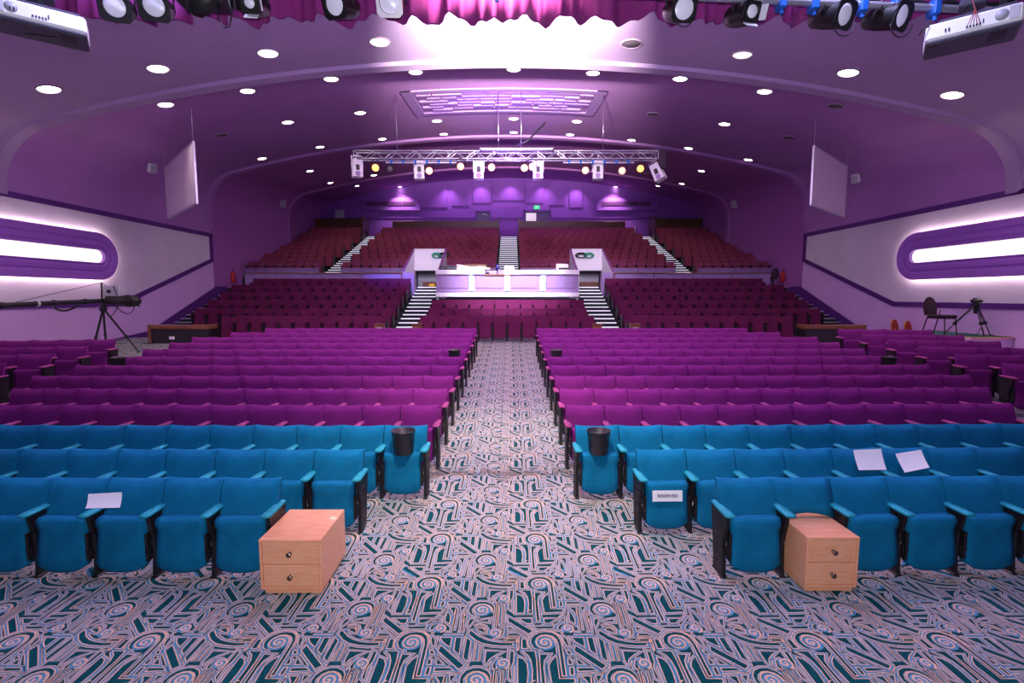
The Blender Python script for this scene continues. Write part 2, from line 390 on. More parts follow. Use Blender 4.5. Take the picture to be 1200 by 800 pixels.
for k, (y0, y1, z0, z1, w0, w1) in enumerate(BAYS):
    mb = MB(); n = 8; secs = []
    zb = 2.9+CZ if k == 0 else 3.4+CZ+.0*k
    for i in range(n+1):
        f = i/n; secs.append([(x, y0+(y1-y0)*f, z) for x, z in full(w0+(w1-w0)*f, z0+(z1-z0)*f, zb)])
    if k < 3:      # moulded lip at the rib
        W, zc = w1, z1
        secs[-1] = [(x, y1-.33, z) for x, y_, z in secs[-1]]
        secs.append([(x*.993, y1-.30, z-.09) for x, y_, z in secs[-1]])
        secs.append([(x, y1, z) for x, y_, z in secs[-1]])
        # rear face of the rib up to the next bay
        secs.append([(x, y1+.02, z+.0) for x, y_, z in secs[-1]])
        W2, zc2 = BAYS[k+1][4], BAYS[k+1][2]
        nx = full(W2, zc2, zb); secs.append([(x, y1+.03, z) for x, z in nx])
    m = len(secs[0]); vs = [p for s in secs for p in s]
    fs = [(i*m+j, i*m+j+1, (i+1)*m+j+1, (i+1)*m+j) for i in range(len(secs)-1) for j in range(m-1)]
    mb.add(vs, fs, 0, False)
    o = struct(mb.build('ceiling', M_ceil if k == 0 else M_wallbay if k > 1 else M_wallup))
    for p in o.data.polygons: p.use_smooth = p.index < (m-1)*(n-0)-(m-1)*0 and True
    o.data.update()
    try: o.data.set_sharp_from_angle(angle=radians(28))
    except Exception: pass
# side walls between the front rib and the second rib (flat, with the painted band)
zt, zk, zcn = 2.9+CZ, -.30+CZ, 1.74+CZ       # top trim, level trim, trim height at the corner
YC, YK, YF = 23.7, 17.95, 4.9
for s, nm in ((-1, 'wall_left'), (1, 'wall_right')):
    X = 14.3*s; mb = MB()
    def poly(pts, mi): mb.add([(X, y, z) for y, z in pts], [tuple(range(len(pts)))], mi)
    poly([(YF, zt), (YC, zt), (YC, 5.92), (YF, 5.92)], 0)
    poly([(YF, zk), (YK, zk), (YC, zcn), (YC, zt), (YF, zt)], 1)
    poly([(YF, 0), (YC, 0), (YC, zcn), (YK, zk), (YF, zk)], 2)
    # return faces and the two rear bays
    xa = 14.0 if False else 14.7
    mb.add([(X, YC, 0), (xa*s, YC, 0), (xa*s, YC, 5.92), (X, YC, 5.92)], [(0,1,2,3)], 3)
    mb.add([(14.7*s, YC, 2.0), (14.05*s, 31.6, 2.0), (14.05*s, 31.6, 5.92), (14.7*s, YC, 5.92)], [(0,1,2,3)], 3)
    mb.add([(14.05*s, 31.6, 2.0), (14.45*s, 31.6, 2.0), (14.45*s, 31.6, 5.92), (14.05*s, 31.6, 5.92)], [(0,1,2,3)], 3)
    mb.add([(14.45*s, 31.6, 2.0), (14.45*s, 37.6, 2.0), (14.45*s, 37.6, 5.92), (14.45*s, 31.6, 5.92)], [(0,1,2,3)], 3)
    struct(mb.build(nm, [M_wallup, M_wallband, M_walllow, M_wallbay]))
    # raised painted trims
    def bar(ya, za, yb, zb, h, name):
        d = Vector((0, yb-ya, zb-za)).normalized(); n = Vector((0, -d.z, d.y))*h/2
        a = Vector((X, ya, za)); b = Vector((X, yb, zb)); o = Vector((-.05*s, 0, 0)); q = MB()
        vs = [a-n, b-n, b+n, a+n, a-n+o, b-n+o, b+n+o, a+n+o]
        q.add(vs, [(0,1,2,3), (4,5,6,7), (0,1,5,4), (1,2,6,5), (2,3,7,6), (3,0,4,7)])
        return struct(q.build(name, M_trim))
    b0 = 0 if s < 0 else 5
    bar(YF, zt, YC, zt, .17, 'trim_%d' % (b0+1)); bar(YC-.1, zcn, YC-.1, zt, .2, 'trim_%d' % (b0+2))
    bar(YC, zcn, YK, zk, .17, 'trim_%d' % (b0+3)); bar(YK+.05, zk, YF, zk, .17, 'trim_%d' % (b0+4))
    # stair string painted along the foot of the wall
    q = MB()
    pts = [(16.6, zf(16.6)), (19.2, 1.14), (23.7, 2.98), (24.6, 2.98), (24.6, 2.3), (19.2, .3), (16.6, .3)]
    n = len(pts)
    q.add([(X-.09*s, y, z) for y, z in pts], [tuple(range(n))]); struct(q.build('trim_%d' % (b0+5), M_trim))
# back wall with shallow plaster panels
mb = MB(); mb.box(-14.9, 14.9, 37.55, 37.8, 2.5, 11.6, 0)
struct(mb.build('wall_back', M_back))
q = MB(); q.box(-14.4, 14.4, 37.49, 37.55, 8.38, 8.45); q.build('trim_11', M_trim)['kind'] = 'structure'
def bw(u, v): return at(u, v, 37.5)
for (u0, u1, v1) in ((488, 524, 243.5), (529, 550, 241.5), (554, 576, 238), (577, 616, 235), (615, 637, 238), (643, 663, 240.5), (667, 683, 243.5)):
    a = bw(u0, v1); b = bw(u1, 214); q = MB()
    q.bbox(a.x, b.x, 37.46, 37.56, a.z, b.z+.1, .02); o = q.build('wall_panel', M_back)
    o['kind'] = 'structure'
# front return walls beside the stage (behind the side of the camera) and stage front
for s, nm in ((-1, 'wall_front_left'), (1, 'wall_front_right')):
    q = MB(); q.box(min(8.2*s, 14.6*s), max(8.2*s, 14.6*s), 4.6, 4.9, 0, 9.2); struct(q.build(nm, M_ceil))
q = MB(); q.box(-14.6, 14.6, 1.0, 1.2, 0, .98); struct(q.build('wall_stage_front', M_dark))
q = MB(); q.box(-14.6, 14.6, -6, 1.25, .98, 1.06); struct(q.build('floor', M_dark))
# ------------------------------------------------------------------ terraces
ROWS = [(17.05, .94), (17.9, .94), (18.75, 1.19), (19.6, 1.51), (20.45, 1.83), (21.3, 2.15), (22.15, 2.45)]
q = MB()
def ter(q, xa, xb, rows, mi=0):
    for i, (Y, z) in enumerate(rows):
        y1 = rows[i+1][0]-.45 if i+1 < len(rows) else Y+.42
        q.box(xa, xb, Y-.45, y1+.02, z-.5, z, mi)
ter(q, -12.08, -4.35, ROWS[2:]); ter(q, 4.35, 12.08, ROWS[2:]); ter(q, -3.2, 3.2, ROWS[2:5])
q.box(-3.2, 3.2, 20.4, 22.6, 1.6, 2.4)
q.box(-12.35, -4.9, 22.57, 27.0, 2.2, 2.91); q.box(4.9, 12.35, 22.57, 27.0, 2.2, 2.91); q.box(-14.6, -12.35, 24.9, 27.0, 2.2, 2.91); q.box(12.35, 14.6, 24.9, 27.0, 2.2, 2.91)
q.box(-3.2, 3.2, 22.57, 27.0, 2.2, 2.91); q.box(-4.9, -3.2, 25.5, 27.0, 3.72, 3.8); q.box(3.2, 4.9, 25.5, 27.0, 3.72, 3.8)
q.box(-4.9, -3.2, 22.57, 26.5, 1.9, 2.1); q.box(3.2, 4.9, 22.57, 26.5, 1.9, 2.1)
RR = [(27+.855*k, 1.0+CZ+.305*k) for k in range(11)]
for xa, xb in ((-14.7, -10.2), (-9.1, -.62), (.62, 9.1), (10.2, 14.7)):
    ter(q, xa, xb, RR)
q.box(-14.7, 14.7, 35.9, 37.6, 5.5, RR[-1][1]+.0)
struct(q.build('floor', M_stair))
# ------------------------------------------------------------------ staircases with white nosings
def staircase(x0, x1, steps, label, nm=None):
    """steps: list of (y, z) of each tread edge"""
    t = thing('staircase', label, 'stairs', ((x0+x1)/2, steps[0][0], steps[0][1]-.15))
    o = t.location; b = MB()
    for i, (y, z) in enumerate(steps):
        yn = steps[i+1][0] if i+1 < len(steps) else y+.45
        b.box(x0-o.x, x1-o.x, y-o.y, yn-o.y+.02, z-.42-o.z, z-o.z)
    b.build('treads', M_stair, t)
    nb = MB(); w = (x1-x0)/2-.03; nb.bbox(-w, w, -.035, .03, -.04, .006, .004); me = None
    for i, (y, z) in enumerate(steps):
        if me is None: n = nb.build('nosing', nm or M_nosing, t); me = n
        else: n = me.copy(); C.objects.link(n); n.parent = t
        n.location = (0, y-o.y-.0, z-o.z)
    return t
low = [(17.9+.403*i, 1.32+.363*(17.9+.403*i-18.7)) for i in range(14)]
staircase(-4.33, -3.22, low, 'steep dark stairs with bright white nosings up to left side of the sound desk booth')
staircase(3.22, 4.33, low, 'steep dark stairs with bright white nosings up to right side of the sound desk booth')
sl_ = [(19.4+.4*i, 1.48+.353*(19.4+.4*i-20.8)) for i in range(14)]
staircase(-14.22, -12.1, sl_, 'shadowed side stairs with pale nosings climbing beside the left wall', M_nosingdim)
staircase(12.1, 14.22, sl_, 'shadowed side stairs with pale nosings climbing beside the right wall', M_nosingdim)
up = [(26.7+.4275*i, 1.15+CZ+.1525*i) for i in range(21)]
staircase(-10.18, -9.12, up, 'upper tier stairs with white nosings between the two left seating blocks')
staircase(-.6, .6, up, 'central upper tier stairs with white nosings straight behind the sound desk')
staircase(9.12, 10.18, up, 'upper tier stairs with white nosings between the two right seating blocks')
# ------------------------------------------------------------------ theatre seats
SW = .53
def back_mesh(fab, arch=False):
    mb = MB(); nx, nz = 7, 7; W = .262
    def pt(i, j, side):
        x = -W+2*W*i/(nx-1); f = j/(nz-1)
        fx = abs(x)/W; zb = .495+.055*(1-fx*fx) if arch else .43; z = zb+(.83-zb)*f; f = (z-.43)/.40
        z = .43+.40*f
        if j == nz-1: z -= .020*(1-fx**2)
        xx = x*(1-.0*f)*(1-.03*(1-f))
        y = -.135+.135*f
        cushion = .028*(1-fx**4)*(1-abs(2*f-1)**4)
        y += (-.035-cushion-.012*fx**2*0) if side == 0 else .025
        y -= .018*fx*fx
        if j == nz-1 and side == 0: y += .018; z -= .004
        return (xx, y, z)
    vs = [pt(i, j, 0) for j in range(nz) for i in range(nx)]+[pt(i, j, 1) for j in range(nz) for i in range(nx)]
    k = nx*nz; fs = []
    for j in range(nz-1):
        for i in range(nx-1):
            a = j*nx+i; fs.append((a, a+1, a+nx+1, a+nx)); fs.append((k+a+1, k+a, k+a+nx, k+a+nx+1))
    ring = [i for i in range(nx)]+[j*nx+nx-1 for j in range(1, nz)]+[(nz-1)*nx+i for i in range(nx-2, -1, -1)]+[j*nx for j in range(nz-2, 0, -1)]
    for a, b in zip(ring, ring[1:]+ring[:1]): fs.append((b, a, a+k, b+k))
    mb.add(vs, fs, 0, True)
    return mb
def cushion_mesh():
    """seat tipped up: rounded lower edge, padded lip along the top"""
    mb = MB(); W = .210; top = .555; bot = .075; nx = 9; rows = []
    def bottom(x): return bot+.055*(abs(x)/W)**3.2
    prof = []   # (f, y)
    for side in (0, 1):
        for f in (0, .06, .3, .6, .9, .97, 1.0):
            prof.append((f, side))
    vs = []; 
    fr = (0, .05, .25, .5, .75, .93, 1.0)
    for side in (0, 1):
        for j, f in enumerate(fr):
            for i in range(nx):
                x = -W+2*W*i/(nx-1); zb = bottom(x); z = zb+(top-zb)*f
                wdt = 1.0+.03*(f > .8)
                yc = -.325+.06*((z-bot)/(top-bot))
                edge = 0 if 0 < j < len(fr)-1 else .012
                bulge = .012*(1-(abs(x)/W)**4)*(1-abs(2*f-1)**3)+(.022 if f > .9 and f < 1 else .012 if f == 1 else 0)
                y = yc-bulge+edge if side == 0 else yc+.085-edge
                vs.append((x*wdt, y, z))
    n = len(fr); k = nx*n; fs = []
    for j in range(n-1):
        for i in range(nx-1):
            a = j*nx+i; fs.append((a, a+1, a+nx+1, a+nx)); fs.append((k+a+1, k+a, k+a+nx, k+a+nx+1))
    ring = [i for i in range(nx)]+[j*nx+nx-1 for j in range(1, n)]+[(n-1)*nx+i for i in range(nx-2, -1, -1)]+[j*nx for j in range(n-2, 0, -1)]
    for a, b in zip(ring, ring[1:]+ring[:1]): fs.append((b, a, a+k, b+k))
    mb.add(vs, fs, 0, True)
    mb.path([(-W*.98, -.205, top-.05), (0, -.208, top-.05), (W*.98, -.205, top-.05)], .001)
    return mb
def standard_mesh():
    mb = MB()
    poly = [(-.27, 0), (-.09, 0), (-.085, .04), (-.04, .34), (0, .565), (.0, .59), (-.30, .59), (-.30, .535), (-.245, .30)]
    M = Matrix(((0,0,1,0),(1,0,0,0),(0,1,0,0),(0,0,0,1)))
    mb.prism(poly, M, -.017, .017)
    # cast relief on both faces of the iron frame
    for s in (-1, 1):
        for z in [.10+.06*i for i in range(7)]:
            y0 = -.245-.03*(z-.1); mb.path([(s*.018, y0, z), (s*.020, y0+.07, z+.028), (s*.020, y0+.10, z), (s*.018, y0+.155, z+.028)], .005, 4)
    mb.bbox(-.026, .026, -.285, -.075, 0, .022, .006)
    return mb
def arm_mesh():
    mb = MB(); pts = []
    n = 8; vs = []
    secs = [(-.365, .026, .018), (-.355, .040, .028), (-.33, .046, .036), (-.20, .043, .036), (-.04, .034, .034), (-.02, .030, .026)]
    for y, w, h in secs:
        for i in range(n):
            a = 2*pi*i/n+pi/8; vs.append((w*max(-1, min(1, 1.15*cos(a))), y, .608+.5*h*max(-1, min(1, 1.2*sin(a)))-.03*(y+.02)*0))
    fs = [(i*n+j, i*n+(j+1) % n, (i+1)*n+(j+1) % n, (i+1)*n+j) for i in range(len(secs)-1) for j in range(n)]
    fs += [tuple(range(n-1,-1,-1)), tuple(range((len(secs)-1)*n, len(secs)*n))]
    mb.add(vs, fs, 0, True); return mb
def bracket_mesh(s):
    mb = MB(); x = s*.229
    mb.bbox(x-.012, x+.012, -.30, -.24, .17, .42, .005); mb.bbox(x-.02, x+.02, -.28, -.22, .2, .28, .005)
    mb.tube((x-.01, -.29, .26), (x+.01, -.29, .26), .016); return mb
SEATS = {}
BARE = 'front row teal theatre seat without cushion, the right drawer unit standing in its place'
def proto_seat(kind):
    fab, arm = (M_teal, M_tealarm) if kind == 'teal' else (M_purp, M_purparm)
    t = thing('theatre_seat', 'x', 'seat')
    bo = back_mesh(fab).build('backrest', fab, t); bo.data.set_sharp_from_angle(angle=radians(38))
    cushion_mesh().build('seat_cushion', fab, t)
    for s in (-1, 1): bracket_mesh(s).build('hinge_bracket', M_black, t)
    st = standard_mesh().build('side_frame', M_black, t)
    am = arm_mesh().build('armrest', arm, t)
    return t
protos = {'teal': proto_seat('teal'), 'purple': proto_seat('purple')}
_b = back_mesh(M_teal, True).build('backrest', M_teal); BAREBACK = _b.data; bpy.data.objects.remove(_b)
def place_seat(kind, x, Y, z, rz, outer, label, group, end=0, armless=False):
    bare = label == BARE
    """outer: side (-1/+1) of the shared frame and armrest; end: an extra frame on the other side"""
    p = protos[kind]
    t = p.copy(); C.objects.link(t)
    for ch in p.children:
        c = ch.copy(); C.objects.link(c); c.parent = t
        base = ch.name.split('.')[0]
        if bare and base in ('seat_cushion', 'hinge_bracket'): bpy.data.objects.remove(c); continue
        if bare and base == 'backrest': c.data = BAREBACK
        if base in ('side_frame', 'armrest'):
            c.location.x = outer*SW/2
            if end:
                d = ch.copy(); C.objects.link(d); d.parent = t; d.location.x = -outer*SW/2
    t.location = (x, Y, z); t.rotation_euler = (0, 0, rz)
    tag(t, label, 'seat', group); return t
# stalls: (row depth, number kept, seats missing at the aisle end)
STALL = [(4.39, .0, 8, 2.02), (5.13, .035, 10, 1.465), (5.86, .10, 12, .905)]
yy = 6.70
for i in range(10): STALL.append((yy+.869*i, None, (12, 13, 14, 14, 14, 14, 14, 14, 13, 12)[i], 0))
AIS = {0: .90, 1: .90, 2: .90}
special = {('left', 2, 0): 'teal theatre seat at the aisle in left block, black bin standing on it',
           ('right', 2, 0): 'teal theatre seat at the aisle in right block, black bin standing on it',
           ('right', 1, 0): 'teal theatre seat bearing the RESERVED notice, at the aisle in right block',
           ('right', 0, 0): 'front row teal theatre seat just left of the right drawer unit',
           ('right', 0, 1): BARE,
           ('left', 0, 0): 'front row teal theatre seat directly beside the left drawer unit'}
seatcount = 0
for r, (Y, zz, n, miss) in enumerate(STALL):
    z = zf(Y-.15) if zz is None else zz
    kind = 'teal' if r < 3 else 'purple'
    for side, nm in ((-1, 'left'), (1, 'right')):
        nn = n
        for k in range(nn):
            x = side*(miss+SW*(k+.5))
            if r >= 3: x = side*(.89+SW*(k+.5))
            rowname = ('front','second','third')[r] if r < 3 else ORD[r-3]
            if kind == 'teal':
                lab = '%s row teal theatre seat, %s from the aisle in the %s block' % (rowname.capitalize() if 0 else rowname, ORD[k], nm)
            else:
                lab = 'purple theatre seat, %s from the centre aisle, %s block, %s purple row' % (ORD[k], nm, rowname)
            lab = special.get((nm, r, k), lab)
            dy = (0.004 if side < 0 else .02)*max(0, abs(x)-2)
            place_seat(kind, x, Y+dy, z, (0.004 if side < 0 else .02)*side, side, lab, '%s theatre seats in the stalls' % kind, end=(k == 0))
            seatcount += 1
# side blocks, angled towards the stage, on a slightly higher level
n = 0
for side, nm in ((-1, 'left'), (1, 'right')):
    ends = [at(57 if side < 0 else 1145, 416, 9.3), at(97 if side < 0 else 1098, 407, 10.35), at(131 if side < 0 else 1064, 400, 11.55), ]
    ends = [(-8.6, 8.3), (-8.6, 9.15), (-8.65, 10.0), (-8.8, 10.9)] if side < 0 else [(8.6, 8.3), (8.55, 9.15), (8.55, 10.0), (8.6, 10.85), (8.6, 11.7), (8.6, 12.55)]
    ang = radians(12 if side < 0 else -12)
    for ri, (ex, ey) in enumerate(ends):
        for k in range(5 if side < 0 else 4):
            dx = side*SW*(k+.5)
            x = ex+dx*cos(ang)*1; y = ey+dx*sin(ang)
            if abs(x) > 12.4: continue
            lab = 'shadowed purple seat, %s from the inner end of %s side block, %s row' % (ORD[k], nm, ORD[ri])
            place_seat('purple', x, y, zf(ey-.2)+.26, ang, side, lab, 'angled purple theatre seats of the side blocks', end=(k == 0)); n += 1
seatcount += n
for p in protos.values():
    for ch in list(p.children): bpy.data.objects.remove(ch)
    bpy.data.objects.remove(p)
print('individual seats', seatcount)
# low risers under the angled side blocks
for side in (-1, 1):
    q = MB()
    for Y in (7.72+.85*i for i in range(6 if side > 0 else 4)):
        q.box(min(8.42*side, 11.2*side), max(8.42*side, 11.2*side), Y-.75, Y+.87, zf(Y)-.2, zf(Y+.38)+.255)
    struct(q.build('floor', M_cmix))
# the several hundred seats of the terraces and upper tier
q = MB()
def far_seat(x, Y, z, mi, ma=2):
    W = .254
    vs = [(x-W*.97, Y-.17, z+.42), (x+W*.97, Y-.17, z+.42), (x+W, Y-.045, z+.85), (x, Y-.055, z+.838), (x-W, Y-.045, z+.85),
          (x-W*.97, Y-.10, z+.42), (x+W*.97, Y-.10, z+.42), (x+W, Y+.02, z+.855), (x, Y+.02, z+.843), (x-W, Y+.02, z+.855)]
    q.add(vs, [(0,1,2,3,4), (9,8,7,6,5), (0,5,6,1), (1,6,7,2), (2,7,8,3), (3,8,9,4), (4,9,5,0)], mi)
    w = .205
    vs = [(x-w*.8, Y-.29, z+.12), (x+w*.8, Y-.29, z+.12), (x+w, Y-.28, z+.18), (x+w, Y-.18, z+.54), (x-w, Y-.18, z+.54), (x-w, Y-.28, z+.18)]
    vs2 = [(a, b+.09, c) for a, b, c in vs]
    q.add(vs+vs2, [(0,1,2,3,4,5), (11,10,9,8,7,6)]+[(i, i+6, (i+1) % 6+6, (i+1) % 6) for i in range(6)], mi)
    for s in ((-1, 1) if x < 0 else (1, -1)):
        q.box(x+s*SW/2-.014, x+s*SW/2+.014, Y-.29, Y-.03, z, z+.62, ma)
        q.box(x+s*SW/2-.028, x+s*SW/2+.028, Y-.34, Y-.05, z+.62, z+.655, mi)
nf = 0
cnt = [(11, 12), (11, 12), (15, 12), (15, 12), (15, 12), (15, 0), (14, 0)]
for (Y, z), (no, nc) in zip(ROWS, cnt):
    for s in (-1, 1):
        for k in range(no): far_seat(s*(4.4+.51*(k+.5)), Y, z, 0); nf += 1
    for k in range(nc):
        if Y < 20.2: far_seat(.51*(k-nc/2+.5), Y, z, 0); nf += 1
for i, (Y, z) in enumerate(RR):
    for s in (-1, 1):
        for k in range(16):
            if i % 2 and k == 15: continue
            far_seat(s*(.66+SW*(k+.5+.5*(i % 2))), Y, z, 1); nf += 1
        for k in range(8 - i % 2): far_seat(s*(10.2+.515*(k+.5+.5*(i % 2))), Y, z, 1); nf += 1
o = q.build('theatre_seat', [M_purpshade, M_burg, M_black])
tag(o, 'rows of shade-darkened purple and burgundy seats on the terraces and upper tier behind the stalls', 'seats', None, 'stuff')
print('far seats', nf)
# ------------------------------------------------------------------ drawer units in front of the seats
def drawer_unit(x0, x1, yf, depth, h, label, rz=0):
    w = x1-x0; t = thing('drawer_unit', label, 'drawer unit', ((x0+x1)/2, yf+depth/2, 0), rz)
    d = depth/2; a = w/2
    q = MB(); q.box(-a+.02, a-.02, -d+.03, d-.02, 0, .055); q.build('plinth', M_beech, t)
    q = MB()
    q.bbox(-a, -a+.02, -d, d, .05, h-.02, .002); q.bbox(a-.02, a, -d, d, .05, h-.02, .002)
    q.bbox(-a+.02, a-.02, -d, d, .05, .07, .002); q.bbox(-a+.02, a-.02, d-.015, d, .07, h-.02, .002)
    q.bbox(-a+.02, a-.02, -d+.03, -d+.045, .07, h-.02, .002)
    q.build('carcass', M_beech, t)
    q = MB(); q.bbox(-a-.002, a+.002, -d-.003, d, h-.02, h, .004); q.build('top', M_beech, t)
    hh = (h-.02-.07)/2
    for k in (1, 0):
        z0 = .07+hh*k
        q = MB(); q.bbox(-a+.024, a-.024, -d+.004, -d+.025, z0+.004, z0+hh-.004, .003)
        dr = q.build('drawer', M_beech, t)
        q = MB(); M = T((0, -d, z0+hh/2+.0)) @ R(90, 'X')
        q.lathe([(.016, 0), (.008, .004), (.008, .016), (.020, .024), (.023, .032), (.018, .040), (.006, .043)], M, 16)
        q.build('knob', M_brass, dr)
    return t
drawer_unit(-1.995, -1.475, 3.87, .58, .49, 'pale beech two drawer unit on the carpet beside front left seats')
u2 = drawer_unit(2.615, 3.055, 3.90, .57, .495, 'pale beech two drawer unit wedged between front right seats', 0)
# ------------------------------------------------------------------ bins, papers, notice
def bin_(p, label, r=.138, h=.265):
    t = thing('waste_bin', label, 'bin', p, 0, 'black bins standing on seats')
    q = MB(); q.lathe([(r*.80, 0), (r*.82, .01), (r, h), (r+.006, h+.004), (r+.006, h+.012), (r-.004, h+.012), (r*.78, .02), (0.001, .02)], None, 28, capt=False); q.build('body', M_blackpl, t)
    return t
def seatpos(r, k, side):
    Y, zz, n_, miss = STALL[r]; z = zf(Y-.15) if zz is None else zz
    x = side*((miss if r < 3 else .89)+SW*(k+.5)); return x, Y+(0.004 if side < 0 else .02)*max(0, abs(x)-2), z
for r, k, s, lab in ((2, 0, -1, 'large black bin on the tipped teal aisle seat, left of the aisle'),
                     (2, 0, 1, 'large black bin on the tipped teal aisle seat, right of the aisle'),
                     (8, 0, -1, 'small dark bin on a purple aisle seat, left of the aisle'),
                     (8, 0, 1, 'small dark bin on a purple aisle seat, right of the aisle'),
                     (7, 13, -1, 'dark bin on the outermost purple seat at far left'),
                     (7, 13, 1, 'dark bin on the outermost purple seat at far right')):
    x, Y, z = seatpos(r, k, s); bin_((x-.01*s, Y-.245, z+.557), lab)
def paper(corners, label):
    """sheet with slight curl from four corner points"""
    q = MB(); a, b, c, d = [Vector(p) for p in corners]; n = 6; vs = []
    nrm = (b-a).cross(d-a).normalized()
    for j in range(n):
        for i in range(n):
            u = i/(n-1); v = j/(n-1); p = a*(1-u)*(1-v)+b*u*(1-v)+c*u*v+d*(1-u)*v
            vs.append(p+nrm*.008*(2*v-1)**2*(1 if nrm.y < 0 else -1))
    nb = len(vs); vs += [p-nrm*.0012 for p in vs]
    fs = []
    for j in range(n-1):
        for i in range(n-1):
            k = j*n+i; fs += [(k, k+1, k+n+1, k+n), (nb+k+1, nb+k, nb+k+n, nb+k+n+1)]
    q.add(vs, fs, 0, True); o = q.build('paper_sheet', M_paper)
    return rebase(tag(o, label, 'paper'), (a+b+c+d)/4)
def sheet_at(px, Y1, Y2, label):
    # bottom corners lie nearer the stage, top corners lean on the backrest
    bl, br, tr, tl = px
    return paper([at(*bl, Y1), at(*br, Y1), at(*tr, Y2), at(*tl, Y2)], label)
sheet_at([(101, 596), (141, 595), (143.5, 577), (104, 579)], 3.985, 4.08, 'white paper sheet resting on an armrest in the front left teal row')
sheet_at([(1006, 551), (1038.5, 550.5), (1032, 526), (999.5, 527.5)], 4.87, 5.02, 'squarer white sheet propped on second row seats, left of the right pair')
sheet_at([(1060, 554), (1089, 548), (1079, 527), (1049, 532)], 4.87, 5.02, 'tilted white sheet propped on second row seats, right of the pair')
x, Y, z = seatpos(1, 0, 1)
nt_ = thing('reserved_notice', 'white RESERVED notice stuck to the aisle seat of the second right row', 'notice', (x, Y-.305, z+.43))
nt_.rotation_euler = (radians(-7.2), 0, .02)
q = MB(); q.bbox(-.155, .155, -.012, -.008, -.056, .056, .001); q.build('card', M_paper, nt_)
cu = bpy.data.curves.new('lettering', 'FONT'); cu.body = 'RESERVED'; cu.size = .043; cu.extrude = .0008; cu.offset = .0009; cu.align_x = 'CENTER'; cu.align_y = 'CENTER'; cu.space_character = 1.12
ct = bpy.data.objects.new('lettering', cu); C.objects.link(ct)
dg = bpy.context.evaluated_depsgraph_get(); me = bpy.data.meshes.new_from_object(ct.evaluated_get(dg)); bpy.data.objects.remove(ct)
lo = bpy.data.objects.new('lettering', me); me.materials.clear(); me.materials.append(M_ink); C.objects.link(lo); lo.parent = nt_
lo.rotation_euler = (radians(90), 0, 0); lo.location = (0, -.0135, 0)
# ------------------------------------------------------------------ lozenge wall lights
def stadium(y0, y1, zc, r, n=14, endr=None):
    pts = []
    for i in range(n+1):
        a = -pi/2+pi*i/n; pts.append((y1-r+r*cos(a), zc+r*sin(a)))
    for i in range(n+1):
        a = pi/2+pi*i/n; pts.append((y0+r+r*cos(a), zc+r*sin(a)))
    return pts
for s, nm in ((-1, 'left'), (1, 'right')):
    X = 14.3*s; zc = 1.355+CZ; y0 = 9.0; y1 = 17.72
    t = thing('lozenge_wall_light', 'long rounded purple wall light with glowing white slot on the %s wall' % nm, 'wall light', (X, 14.5, zc))
    def w(p, d): return (X-s*d-t.location.x, p[0]-t.location.y, p[1]-t.location.z)
    # stepped frame: (inset from the outer edge, stand-off)
    prof = [(0.20, .19), (.0, .19), (.0, .215), (.03, .24), (.22, .235), (.26, .205), (.29, .205), (.33, .24), (.44, .25), (.50, .215), (.53, .215), (.56, .25), (.585, .24), (.59, .12)]
    mb = MB(); rings = []
    for ins, d in prof:
        rings.append([w(p, d) for p in stadium(y0+ins, y1-ins, zc, .81-ins)])
    m = len(rings[0]); vs = [p for r_ in rings for p in r_]
    fs = [(i*m+j, i*m+(j+1) % m, (i+1)*m+(j+1) % m, (i+1)*m+j) for i in range(len(rings)-1) for j in range(m)]
    mb.add(vs, fs, 0, False); o = mb.build('frame', M_loz, t)
    mb = MB(); st = stadium(y0+.585, y1-.585, zc, .225); mb.add([w(p, .13) for p in st], [tuple(range(len(st)))]); mb.build('light_panel', M_glow, t)
    mb = MB(); a = [w(p, .13) for p in stadium(y0+.10, y1-.10, zc, .71)]; b = [w(p, .13) for p in stadium(y0+.14, y1-.14, zc, .67)]
    m = len(a); mb.add(a+b, [(j, (j+1) % m, (j+1) % m+m, j+m) for j in range(m)]); mb.build('cove_strip', M_cove, t)
# ------------------------------------------------------------------ hung white panels, wall loudspeakers
for s, nm in ((-1, 'left'), (1, 'right')):
    uo, ui = (197, 231.5) if s < 0 else (989, 949.5)
    A_ = at(uo, 252.5, 18.8); B_ = at(ui, 243.5, 15.7 if s < 0 else 16.3)
    if s > 0: A_, B_ = B_, A_
    d = Vector((B_.x-A_.x, B_.y-A_.y, 0)); L = d.length; ang = math.atan2(d.y, d.x)
    zA = (A_.z+B_.z)/2; h = 1.92
    t = thing('hanging_screen', 'tall white framed screen hung high in front of the %s wall' % nm, 'screen', (A_.x, A_.y, zA), ang)
    q = MB(); q.bbox(.03, L-.03, -.02, .02, .03, h-.03, .004); q.build('panel', mat('screen_cloth', (.80,.66,.82), .8, var=.04, vscale=2), t)
    q = MB()
    q.bbox(0, L, -.035, .035, 0, .05, .006); q.bbox(0, L, -.035, .035, h-.05, h, .006)
    q.bbox(0, .05, -.035, .035, .05, h-.05, .006); q.bbox(L-.05, L, -.035, .035, .05, h-.05, .006)
    q.build('frame', M_alu, t)
    q = MB()
    for x_ in (.05, L-.05): zc_ = ceil_z(1, A_.x+d.x*x_/L, A_.y+d.y*x_/L)-zA; q.tube((x_, 0, h), (x_, 0, zc_), .008, n=5)
    q.build('hanging_wire', M_steel, t)
